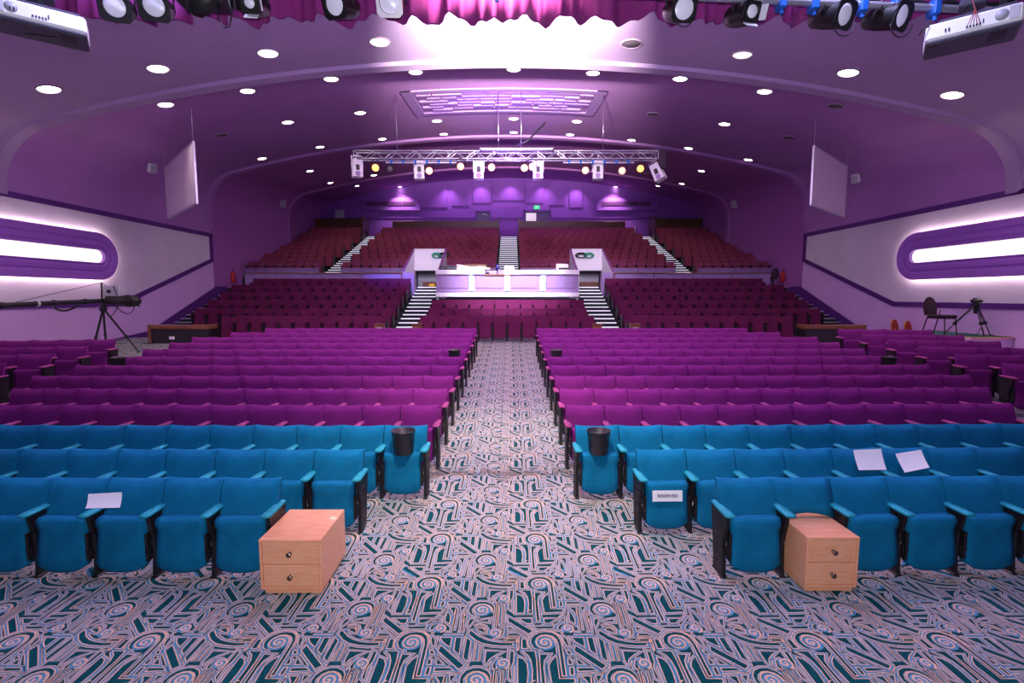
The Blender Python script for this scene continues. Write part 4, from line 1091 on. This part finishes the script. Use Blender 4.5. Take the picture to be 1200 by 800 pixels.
q = MB(); q.path([(-.3, .1, .02), (-.1, -.2, .03), (.1, -.1, .25), (.25, 0, .2), (.35, .05, .02), (.5, -.1, .02)], .012, 5)
tag(rebase(q.build('floor_cable', M_black), (0, 0, 0)), 'black cable looped on the right platform under the tripod', 'cable').location = (p.x, 13.95, zp)
# ------------------------------------------------------------------ camera crane at left
Yc = 14.7; hub = at(121, 362, Yc)
z0 = zf(Yc); t = thing('camera_crane', 'black camera crane on a tripod with long boom reaching left out of frame', 'camera crane', (hub.x, Yc, z0)); o = t.location; hh = hub.z-z0
feet = [(at(163, 413, 14.9)-Vector((hub.x, Yc, 0))), (at(106, 402, 14.4)-Vector((hub.x, Yc, 0))), (at(124, 402, 15.4)-Vector((hub.x, Yc, 0))), ]
for f in feet:
    zfoot = zf(Yc+f.y)-z0
    q = MB(); tp = Vector((f.x*.04, f.y*.04, hh-.03)); ft = Vector((f.x, f.y, zfoot+.01)); md = tp.lerp(ft, .62)
    q.tube(tp, md, .03, n=8); q.tube(md, ft, .02, n=8); q.lathe([(.04, -.05), (.04, .05)], T(md), 8); q.lathe([(.04, 0), (.03, .03)], T(ft), 8); q.build('leg', M_black, t)
q = MB()
for f in feet: q.tube((0, 0, hh*.30), (f.x*.7, f.y*.7, hh*.30), .009, n=5)
q.tube((0, 0, hh*.28), (0, 0, hh), .028, n=8); q.build('spreader', M_black, t)
q = MB(); q.lathe([(.06, hh-.1), (.1, hh-.02), (.1, hh+.04), (.06, hh+.1), (.05, hh+.2)], None, 14); q.build('swivel_head', M_blackpl, t)
e1 = at(127, 352, 14.8); e0 = at(0, 357.8, 12.1); e2 = e0+(e0-e1)*.6
lo_ = lambda p: (p.x-o.x, p.y-o.y, p.z-o.z)
q = MB(); q.tube(lo_(e2), lo_(e1), .072, .062, n=12)
bm = q.build('boom', M_black, t)
for f in (.02, .30, .45, .75):
    c = e0.lerp(e1, f); d = (e1-e0).normalized(); q = MB(); q.tube(lo_(c-d*.03), lo_(c+d*.03), .085, n=12); q.build('boom_clamp', M_grey if f == .30 else M_blackpl, bm)
q = MB(); mt = at(119, 331, Yc); q.tube(lo_(at(119.5, 354, Yc)), lo_(mt), .022, n=6); q.build('mast', M_black, t)
q = MB(); q.tube(lo_(mt), lo_(e0.lerp(e1, .02)), .008, n=5); q.tube(lo_(mt), lo_(at(129, 338, Yc)), .008, n=5); q.build('guy_wire', M_black, t)
q = MB(); p = at(134, 346.5, Yc); q.bbox(p.x-o.x-.26, p.x-o.x+.26, -.12, .12, p.z-o.z, p.z-o.z+.30, .02)
mo = q.build('monitor_hood', M_grey, t)
q = MB(); q.bbox(p.x-o.x-.12, p.x-o.x+.0, -.135, -.118, p.z-o.z+.08, p.z-o.z+.18, .004); q.build('port', M_black, mo)
q = MB(); q.tube((p.x-o.x+.10, -.13, p.z-o.z+.30), (p.x-o.x+.20, -.13, p.z-o.z+.0), .012, n=5); q.build('strap', M_black, mo)
q = MB(); p = at(147, 352.5, Yc); M = T((p.x-o.x, 0, p.z-o.z)) @ R(90, 'Y')
q.lathe([(.03, -.62), (.09, -.5), (.13, -.3), (.15, -.05), (.19, .05), (.17, .28), (.10, .42), (.03, .45)], M, 14); q.bbox(p.x-o.x-.55, p.x-o.x-.1, -.12, .12, p.z-o.z-.1, p.z-o.z+.14, .03)
q.tube((p.x-o.x+.28, 0, p.z-o.z), (p.x-o.x+.40, 0, p.z-o.z-.16), .03); q.build('camera_body', M_black, t)
q = MB()
for (u0, v0, u1, v1, sg, u2, v2) in ((124, 355, 127, 376, 1, 139, 358), (135, 358, 152, 372, 1, 158, 356), (62, 358, 74, 367, 0, 92, 357)):
    A_ = at(u0, v0, Yc-.1); B_ = at(u1, v1, Yc-.1); C_ = at(u2, v2, Yc-.1)
    pts = []
    for i in range(13):
        f = i/12; w = A_*(1-f)**2+B_*(2*f*(1-f))*1.0+C_*f*f; w = w+(B_-((A_+C_)/2))*(2*f*(1-f))*.4; pts.append(lo_(w))
    q.path(pts, .013 if sg else .03, 5)
q.build('cables', M_black, t)
# ------------------------------------------------------------------ ceiling truss with lamps and loudspeakers
YT = 17.0
tl = at(416, 182.5, YT); tr = at(770, 182.5, YT); zt0 = at(595, 187, YT).z; zt1 = at(595, 178, YT).z
t = thing('lighting_truss', 'long silver lattice truss hung across the hall with black drape behind', 'truss', ((tl.x+tr.x)/2, YT, zt0)); o = t.location
hw = (tr.x-tl.x)/2; th = zt1-zt0
for y in (-.14, .14):
    for z in (0, th):
        q = MB(); q.tube((-hw, y, z), (hw, y, z), .026, n=8); q.build('chord', M_steel, t)
q = MB(); nb = 30
for i in range(nb):
    x0 = -hw+2*hw*i/nb; x1 = -hw+2*hw*(i+1)/nb; a, b = (0, th) if i % 2 else (th, 0)
    for y in (-.14, .14): q.tube((x0, y, a), (x1, y, b), .013, n=5)
    q.tube((x0, -.14, 0), (x0, .14, 0), .01, n=5); q.tube((x0, -.14, th), (x0, .14, th), .01, n=5)
for x in (-hw, -hw*.38, 0, hw*.38, hw):
    for y in (-.14, .14): q.tube((x, y, 0), (x, y, th), .018, n=5)
q.build('lacing', M_steel, t)
q = MB()
for x in (-hw*.72, -hw*.05, hw*.1, hw*.64): q.path([(x, 0, th), (x, 0, ceil_z(1, x+o.x, YT)-o.z)], .012, 5)
q.build('hanging_chain', M_steel, t)
q = MB(); q.bbox(hw, hw+.28, -.2, .2, -.35, th+.05, .05); q.build('cable_bag', M_dark, t)
for u0, u1, nm in ((452, 535, 'left'), (660, 743, 'right')):
    a = at(u0, 190.6, YT-.3); b = at(u1, 191.0, YT-.3)
    t = thing('lighting_bar', 'short silver lamp bar with blue clamps under the %s half of the truss' % nm, 'lighting bar', ((a.x+b.x)/2, YT-.3, a.z)); w = (b.x-a.x)/2
    q = MB(); q.tube((-w, 0, 0), (w, 0, 0), .03, n=8); q.build('pipe', M_alu, t)
    for i in range(6):
        x = -w+2*w*(i+.5)/6; q = MB(); q.bbox(x-.035, x+.035, -.05, .05, -.05, .09, .01); q.build('clamp', M_bluecl, t)
# white moving speakers
for i, (u, v, rz) in enumerate(((418.5, 197.5, 25), (491.5, 200, 8), (561, 200, 3), (630.5, 200, -3), (700.5, 200, -6), (771, 202, -38))):
    p = at(u, v, YT)
    t = thing('truss_loudspeaker', 'white tapered loudspeaker under the truss, %s from left' % ORD[i], 'loudspeaker', (p.x, YT, p.z), radians(rz), 'white loudspeakers under the truss')
    if i == 5: t.rotation_euler = (0, radians(-25), radians(rz))
    q = MB(); M = Matrix(((1,0,0,0),(0,0,-1,0),(0,1,0,0),(0,0,0,1)))
    q.prism([(-.15, .29), (.15, .29), (.17, -.29), (-.17, -.29)], M, -.16, .16); q.build('cabinet', M_white, t)
    q = MB(); q.bbox(-.06, .06, -.19, -.155, -.08, .10, .01); q.build('horn', M_black, t)
    q = MB(); q.tube((0, -.15, -.19), (0, -.185, -.19), .09, .08, 14); q.build('driver', M_lilac, t)
    q = MB(); q.bbox(-.19, -.17, -.03, .03, -.05, .42, .004); q.bbox(.17, .19, -.03, .03, -.05, .42, .004); q.bbox(-.19, .19, -.03, .03, .40, .42, .004); q.tube((0,0,.42), (0,0,.5), .02); q.build('yoke', M_steel, t)
# small lanterns of the truss
def par(p, aim, label, lens, sc=1.0, group=None, cat='stage lantern', name='stage_lantern'):
    t = thing(name, label, cat, p, 0, group); t.rotation_euler = Vector(aim).to_track_quat('Z', 'Y').to_euler(); t.scale = (sc,)*3
    q = MB(); q.lathe([(.05, -.30), (.085, -.26), (.10, -.12), (.11, 0.0), (.115, .02)], None, 18, capt=False); q.lathe([(.105, .02), (.1, -.02)], None, 18, capb=False, capt=False); q.build('housing', M_black, t)
    q = MB(); q.lathe([(.103, -.005), (.07, .012), (.001, .018)], None, 18, capb=False, capt=False); q.build('lens', lens, t)
    return t
lampl = []
for i, (u, v, m, c) in enumerate(((440, 196.5, M_warm, 'amber'), (457, 198, None, 'unlit'), (503, 200, M_warmred, 'rose'), (539.7, 195, M_warmred, 'rose'), (576, 196, M_warm, 'amber'), (614.5, 196.7, M_warm, 'amber'),
                                 (623.5, 195.3, M_warmred, 'rose'), (686, 199.5, M_warmred, 'rose'), (729, 200, M_warmred, 'rose'), (750.5, 197.5, M_warm, 'amber'))):
    p = at(u, v, YT-.15); tt = par(p, (Vector((CX, 0, CZ))-p).normalized()+Vector((0, 0, -.05)), '%s stage lantern under the truss, %s from left' % (c, ORD[i]), m or M_lampoff, 1.15 if m else 1.0, 'small lanterns under the truss')
    q = MB(); zz = zt0-p.z
    q = MB(); q.path([(-.13, 0, 0), (-.13, 0.16, .0), (0, .24, 0), (.13, 0.16, 0), (.13, 0, 0)], .01, 5); q.build('yoke', M_black, tt)
a = at(563, 176.4, YT-.3); b = at(648, 173.6, YT-.3)
t = thing('projection_screen_case', 'long silver screen case above the truss centre', 'screen case', ((a.x+b.x)/2, YT-.3, a.z)); w = (b.x-a.x)/2
q = MB(); q.bbox(-w, w, -.08, .08, 0, b.z-a.z, .02); q.build('case', M_alu, t)
q = MB(); q.bbox(-w-.03, -w+.03, -.09, .09, -.01, b.z-a.z+.01, .01); q.bbox(w-.03, w+.03, -.09, .09, -.01, b.z-a.z+.01, .01); q.build('end_cap', M_dgrey, t)
q = MB(); q.path([(-.9+w*.7, 0, .15), (-.5+w*.7, 0, .3), (.1+w*.7, 0, .9)], .03, 6); q.build('hanging_cable', M_black, t)
# ------------------------------------------------------------------ proscenium pelmet, bar and lanterns near the camera
YP = 4.65; zh = at(598, 22, YP).z
q = MB(); n = 360; x0, x1 = -6.6, 6.6; vs = []; nz = 5
for i in range(n+1):
    x = x0+(x1-x0)*i/n
    f1 = .07*sin(x*17+1.3*sin(x*2.1))+.035*sin(x*41+2*sin(x*3)); sc_ = .022*sin(x*9+1.7*sin(x*1.3))+.012*sin(x*23)
    for j in range(nz):
        f = j/(nz-1); z = zh+sc_+(1.6)*f
        vs.append((x, YP+f1*(1-.6*f), z))
fs = [(i*nz+j, (i+1)*nz+j, (i+1)*nz+j+1, i*nz+j+1) for i in range(n) for j in range(nz-1)]
k = len(vs); vs += [(x, y+.03, z) for x, y, z in vs]
fs += [(a+k, d+k, c+k, b+k) for a, b, c, d in fs] + [(i*nz, i*nz+k, (i+1)*nz+k, (i+1)*nz) for i in range(n)]
q.add(vs, fs, 0, True)
tag(rebase(q.build('pelmet_curtain', M_curtain), (0, YP, zh)), 'gathered magenta pelmet curtain hanging along the top edge over the stage', 'curtain')
zb_ = at(1000, 5.5, 4.25).z
t = thing('stage_lighting_bar', 'silver lighting bar with blue clamps along the top of the stage opening', 'lighting bar', (3.0, 4.25, zb_)); t.rotation_euler = (0, radians(2.4), 0)
q = MB(); q.tube((-8.5, 0, 0), (2.5, 0, 0), .028, n=10); q.build('pipe', M_alu, t)
for u in (-3, -.9, -.65, -.38, .02, .3, .62, -5.1, -5.9, -6.3):
    q = MB(); q.bbox(u-.03, u+.03, -.05, .05, -.07, .06, .01); q.tube((u, -.02, -.11), (u, -.02, -.05), .018, n=6); q.build('clamp', M_bluecl, t)
q = MB(); q.path([(x_/10-3, .05+.01*sin(x_), .05+.02*sin(x_*1.7)) for x_ in range(-50, 51)], .03, 6); q.build('cable_bundle', M_black, t)
def stage_lamp(u, v, Y, aim, label, frame=.115, barn=False, white=False, loop=None, lens=.078):
    p = at(u, v, Y)
    t = thing('stage_lantern', label, 'stage lantern', p, 0, 'stage lanterns on the front bar')
    t.rotation_euler = Vector(aim).to_track_quat('Z', 'Y').to_euler()
    inv = t.rotation_euler.to_matrix().inverted()
    q = MB(); q.lathe([(.05, -.30), (.08, -.28), (.095, -.18), (.10, -.03), (.10, -.01)], None, 20, capt=True); q.build('housing', M_black, t)
    fr = frame
    q = MB(); M = Matrix.Identity(4); n = 20
    if not barn:
        outer = []
        for i in range(n):
            a = 2*pi*i/n; c_, s_ = cos(a), sin(a); k_ = fr/max(abs(c_), abs(s_)); outer.append((c_*k_, s_*k_))
        inner = [((lens+.004)*cos(2*pi*i/n), (lens+.004)*sin(2*pi*i/n)) for i in range(n)]
        vs = [(x, y, z) for z in (0, .012) for ring in (outer, inner) for x, y in ring]
        fs = []
        for i in range(n):
            j = (i+1) % n
            fs += [(2*n+i, 2*n+j, 3*n+j, 3*n+i), (i, n+i, n+j, j), (i, j, 2*n+j, 2*n+i), (n+i, 3*n+i, 3*n+j, n+j)]
        q.add(vs, fs); q.build('gel_frame', M_white if white else M_black, t)
    else:
        q.lathe([(lens+.002, 0), (lens+.012, .02), (lens+.012, -.02)], None, 20, capb=False, capt=False); q.build('gel_frame', M_black, t)
        for a in (0, 90, 180, 270):
            q = MB(); q.bbox(-.055, .055, .075, .085, .0, .08, .003, M=R(a, 'Z') @ T((0, .0, 0)) @ R(-25, 'X')); q.build('barn_door', M_white if a != 90 else M_black, t)
    q = MB(); q.lathe([(lens, -.004), (lens*.7, .006), (.001, .010)], None, 24, capb=False, capt=False); q.build('lens', M_lens, t)
    # yoke rising to the bar (expressed in local axes)
    up = inv @ Vector((0, 0, 1)); q = MB()
    top = up*(max(.08, zb_-p.z))
    for sx in (-1, 1): q.path([(sx*.115, 0, -.1), Vector((sx*.115, 0, -.1))+up*.10, Vector((sx*.02, 0, -.1))+up*.17, Vector((0, 0, -.1))+up*.2], .009, 5)
    q.build('yoke', M_black, t)
    if loop:
        q = MB(); pts = [Vector((loop*cos(a*pi/10), 0, -loop*1.2*abs(sin(a*pi/10))-.06)) for a in range(11)]
        q.path([inv @ pt for pt in pts], .005, 5); q.build('cable_loop', M_black, t)
    return t
def aimcam(dx=0, dz=0): return (dx, -1, dz)
stage_lamp(134, 7, 4.2, (.35, -1, -.42), 'black framed stage lantern with white lens, leftmost on the front bar')
stage_lamp(180, 6.5, 4.2, (.30, -1, -.42), 'black framed stage lantern with white lens, second from left')
stage_lamp(392, 5, 4.2, (-.28, -1, -.45), 'black framed stage lantern in front of the left part of the pelmet', frame=.105)
stage_lamp(456, 3, 4.2, (.02, -1, -.45), 'white square framed stage lantern left of the central glare', frame=.105, white=True)
stage_lamp(292, 3, 4.2, (.1, -1, -.45), 'small stage lantern with white barn doors, left of the pelmet folds', barn=True, lens=.04)
stage_lamp(802, 10, 4.2, (.10, -1, -.45), 'dark framed stage lantern with large lens, right of the glare', frame=.10, loop=.07, lens=.078)
stage_lamp(882, 13, 4.2, (.22, -1, -.35), 'small round stage lantern with white barn doors, right half', barn=True, lens=.048)
stage_lamp(990, 17, 4.2, (.42, -1, -.42), 'black stage lantern with square frame and cable loop, right half', frame=.105, loop=.09)
stage_lamp(1057, 18.5, 4.2, (.50, -1, -.42), 'rightmost black stage lantern, next to the right projector', frame=.105, loop=.09)
p = at(240, 2, 4.2); t = thing('moving_head_light', 'dark bulky moving light with hanging cable loop, top left', 'stage light', p)
q = MB(); q.bbox(-.20, .20, -.10, .10, -.05, .10, .03); q.tube((0, .05, .08), (0, .05, .42), .03, n=8); q.build('base', M_blackpl, t)
q = MB(); q.lathe([(.05, -.12), (.085, -.08), (.09, .08), (.06, .14)], T((0, -.03, -.02)) @ R(60, 'Y'), 14); q.build('head', M_black, t)
q = MB(); q.path([(.14, -.05, -.02), (.13, -.05, -.16), (.17, -.05, -.23), (.22, -.05, -.22), (.245, -.05, -.12), (.21, -.05, .05)], .006, 5); q.build('cable_loop', M_black, t)
# two projectors hung beside the stage opening
def projector(p, rz, label, s, cab):
    t = thing('projector', label, 'projector', p, rz); 
    q = MB(); q.bbox(-.27, .27, 0, .30, .02, .145, .018); q.build('case', M_case, t)
    q = MB(); q.bbox(-.268, .268, .0, .31, -.008, .022, .012); q.build('underside', M_dgrey, t)
    q = MB(); q.bbox(-.25, -.19, .02, .06, -.012, -.006, .002); q.build('foot_plate', M_blackpl, t); q = MB(); q.bbox(.1, .2, .04, .2, -.012, -.006, .002); q.build('underside_hatch', M_blackpl, t)
    q = MB(); M = T((.15*s, 0, .085)) @ R(90, 'X'); q.lathe([(.038, -.002), (.038, .003), (.001, .004)], M, 20, capb=False, capt=False); q.build('fan_grille', M_grey, t)
    q = MB(); q.bbox(s*.215-.028, s*.215+.028, -.004, .002, .04, .13, .002); q.build('side_panel', mat('light_grey_plastic', (.6,.58,.68), .4), t)
    q = MB()
    for i in range(5): q.bbox(-.035+.018*i-.005, -.035+.018*i+.005, -.005, .0, .05, .065, .001)
    q.bbox(-.16, -.15, -.005, 0, .06, .085, .001); q.bbox(-.14, -.13, -.005, 0, .06, .085, .001); q.bbox(.05, .056, -.005, 0, .06, .09, .001)
    q.build('sockets', M_ink, t)
    q = MB(); q.bbox(-.20, .24, .05, .25, .145, .18, .01); q.tube((0, .15, .18), (0, .15, .50), .03, n=8); q.bbox(-.08, .08, .08, .22, .25, .30, .01); q.build('mount', M_dgrey, t)
    q = MB()
    if cab:
        for i in range(5): q.path([(-.035+.018*i, -.004, .06), (-.02+.01*i, -.03, .10), (0, -.035, .16), (-.02, 0, .25), (-.08, .05, .42)], .003, 4)
        q.build('cables', M_cable, t); q = MB(); q.path([(-.25, -.004, .13), (-.29, -.01, .12), (-.31, .02, .09)], .005, 5); q.build('black_lead', M_black, t)
    else:
        q.path([(-.12, .25, -.0), (-.08, .1, -.045), (.0, .05, -.05), (.08, .1, -.02)], .006, 5); q.build('cables', M_black, t)
    return t
zp_ = 1.94+CZ
pr = projector((3.44+CX, 3.80, zp_), radians(-37), 'white projector with dark underside and red cables, hung at upper right', 1, True)
pl_ = projector((-3.55+CX, 3.86, zp_+.09), radians(37), 'white projector with dark underside hung at upper left, cut by the frame', -1, False)
t = thing('mount_column', 'black hanging post right of the right projector', 'post', (at(1186, 20, 3.9).x, 3.95, at(1186, 38, 3.95).z))
q = MB(); q.bbox(-.035, .035, -.03, .03, 0, 1.0, .006); q.build('post', M_black, t)
# ------------------------------------------------------------------ light
def area(loc, aim, size, power, col, sy=None, spread=180, name='area_light'):
    l = bpy.data.lights.new(name, 'AREA'); l.energy = power; l.color = col; l.shape = 'RECTANGLE'; l.size = size; l.size_y = sy or size; l.spread = radians(spread)
    o = bpy.data.objects.new(name, l); C.objects.link(o); o.location = loc
    o.rotation_euler = (Vector(aim)-Vector(loc)).to_track_quat('-Z', 'Y').to_euler(); return o
def spot(loc, aim, power, col, ang, blend=.6, r=.1, name='spot_light'):
    l = bpy.data.lights.new(name, 'SPOT'); l.energy = power; l.color = col; l.spot_size = radians(ang); l.spot_blend = blend; l.shadow_soft_size = r
    o = bpy.data.objects.new(name, l); C.objects.link(o); o.location = loc
    o.rotation_euler = (Vector(aim)-Vector(loc)).to_track_quat('-Z', 'Y').to_euler(); return o
def point(loc, power, col, r=.1, name='point_light'):
    l = bpy.data.lights.new(name, 'POINT'); l.energy = power; l.color = col; l.shadow_soft_size = r
    o = bpy.data.objects.new(name, l); C.objects.link(o); o.location = loc; return o
# the photographer's flash on the camera
FL = spot((CX, .02, CZ+.17), (CX, 4.0, CZ-.1), 520, (.86, .86, 1.0), 140, .5, .035, 'camera_flash')
# stage wash on the stalls
spot((0, 3.6, 6.2), (0, 6.8, .6), 1700, (1, .86, .80), 70, 1, .25, 'stage_wash')
spot((-2.5, 3.7, 6.2), (-4.5, 6.0, .4), 500, (.55, .55, 1), 85, 1, .25, 'stage_wash')
spot((2.5, 3.7, 6.2), (4.0, 6.0, .4), 500, (.55, .55, 1), 85, 1, .25, 'stage_wash')
spot((0, 3.6, 6.2), (0, 9.6, 1.0), 3300, (1, .93, .72), 52, 1, .3, 'stage_wash')
# added spot on the ceiling over the stage, puts in the white glare
spot((.2, 6.3, 6.6), (.2, 9.7, 8.75), 52000, (1, .86, .84), 65, .95, .2, 'glare_spot')
spot((0, 5.2, 7.4), (0, 17, 7.15), 2600, (1, .84, .95), 44, .7, .2, 'truss_fill')  # added spot, brightens the truss loudspeakers and rear seats
# violet wash on the middle of the ceiling and over the rear
spot((0, 15.0, 4.6+CZ-1.2), (0, 20.5, 9.8), 1800, (.38, .14, 1), 75, 1, .3, 'violet_wash')
area((0, 31.5, 9.6), (0, 37.5, 7.6), 14, 110, (.52, .25, 1), 1.0, 150, 'violet_wash')
for u in (469, 524, 563, 598, 637, 676, 720.5):
    p = at(u, 214, 36.9); hot = u in (469, 720.5)
    spot((p.x, 36.7, ceil_z(3, p.x, 36.7)-.1), (p.x, 37.7, 7.4), 700 if hot else 230, (1, .72, .95) if hot else (.85, .5, 1), 95, .9, .08, 'wall_scallop')
# booth lighting from the truss
spot((0, 16.6, 6.6), (0, 20.3, 3.0), 4600, (.92, .85, 1), 62, .8, .15, 'booth_lamp')
for s in (-1, 1): spot((s*3.6, 17.0, 6.8), (s*4.2, 24.0, 3.6), 900, (.85, .8, 1), 40, .8, .15, 'booth_lamp')
spot((-4.0, 18.5, 6.8), (-5.3, 22.4, 3.2), 1500, (.08, .10, 1), 30, .7, .1, 'blue_lamp')
# downlights: real light below a share of the lit ceiling lamps
for i, (x, y, z, bay) in enumerate(DL):
    spot((x, y, z-.08), (x, y, 0), (260, 120, 70, 40)[bay], (1, .80, .74), 110, .9, .2, 'downlight')
w = bpy.data.worlds.new('World'); SC.world = w; w.use_nodes = True
w.node_tree.nodes['Background'].inputs['Color'].default_value = (.36, .22, .55, 1); w.node_tree.nodes['Background'].inputs['Strength'].default_value = .2
# soft purple house light
area((0, 10, 7.9), (0, 10, 0), 14, 250, (.75, .42, .9), 10, 180, 'house_light')
area((0, 20, 8.9), (0, 20, 0), 20, 200, (.75, .35, .8), 6, 180, 'house_light')
area((0, 5.0, 5.45), (0, 9.6, 7.9), 12, 400, (.72, .55, 1), .6, 170, 'pelmet_fill')  # added fill light hidden behind the pelmet, lifts ceiling and upper walls
# ------------------------------------------------------------------ camera and colour
cam = bpy.data.cameras.new('camera'); co = bpy.data.objects.new('camera', cam); C.objects.link(co)
cam.sensor_width = 36; cam.lens = F/1200*36; cam.shift_x = (600-U0)/1200
co.location = (CX, 0, CZ); co.rotation_euler = (radians(90)-PITCH, 0, 0); cam.clip_start = .05; cam.clip_end = 200
SC.camera = co
SC.view_settings.view_transform = 'Standard'; SC.view_settings.look = 'None'; SC.view_settings.gamma = 1; SC.view_settings.exposure = 0
SC.view_settings.use_curve_mapping = False
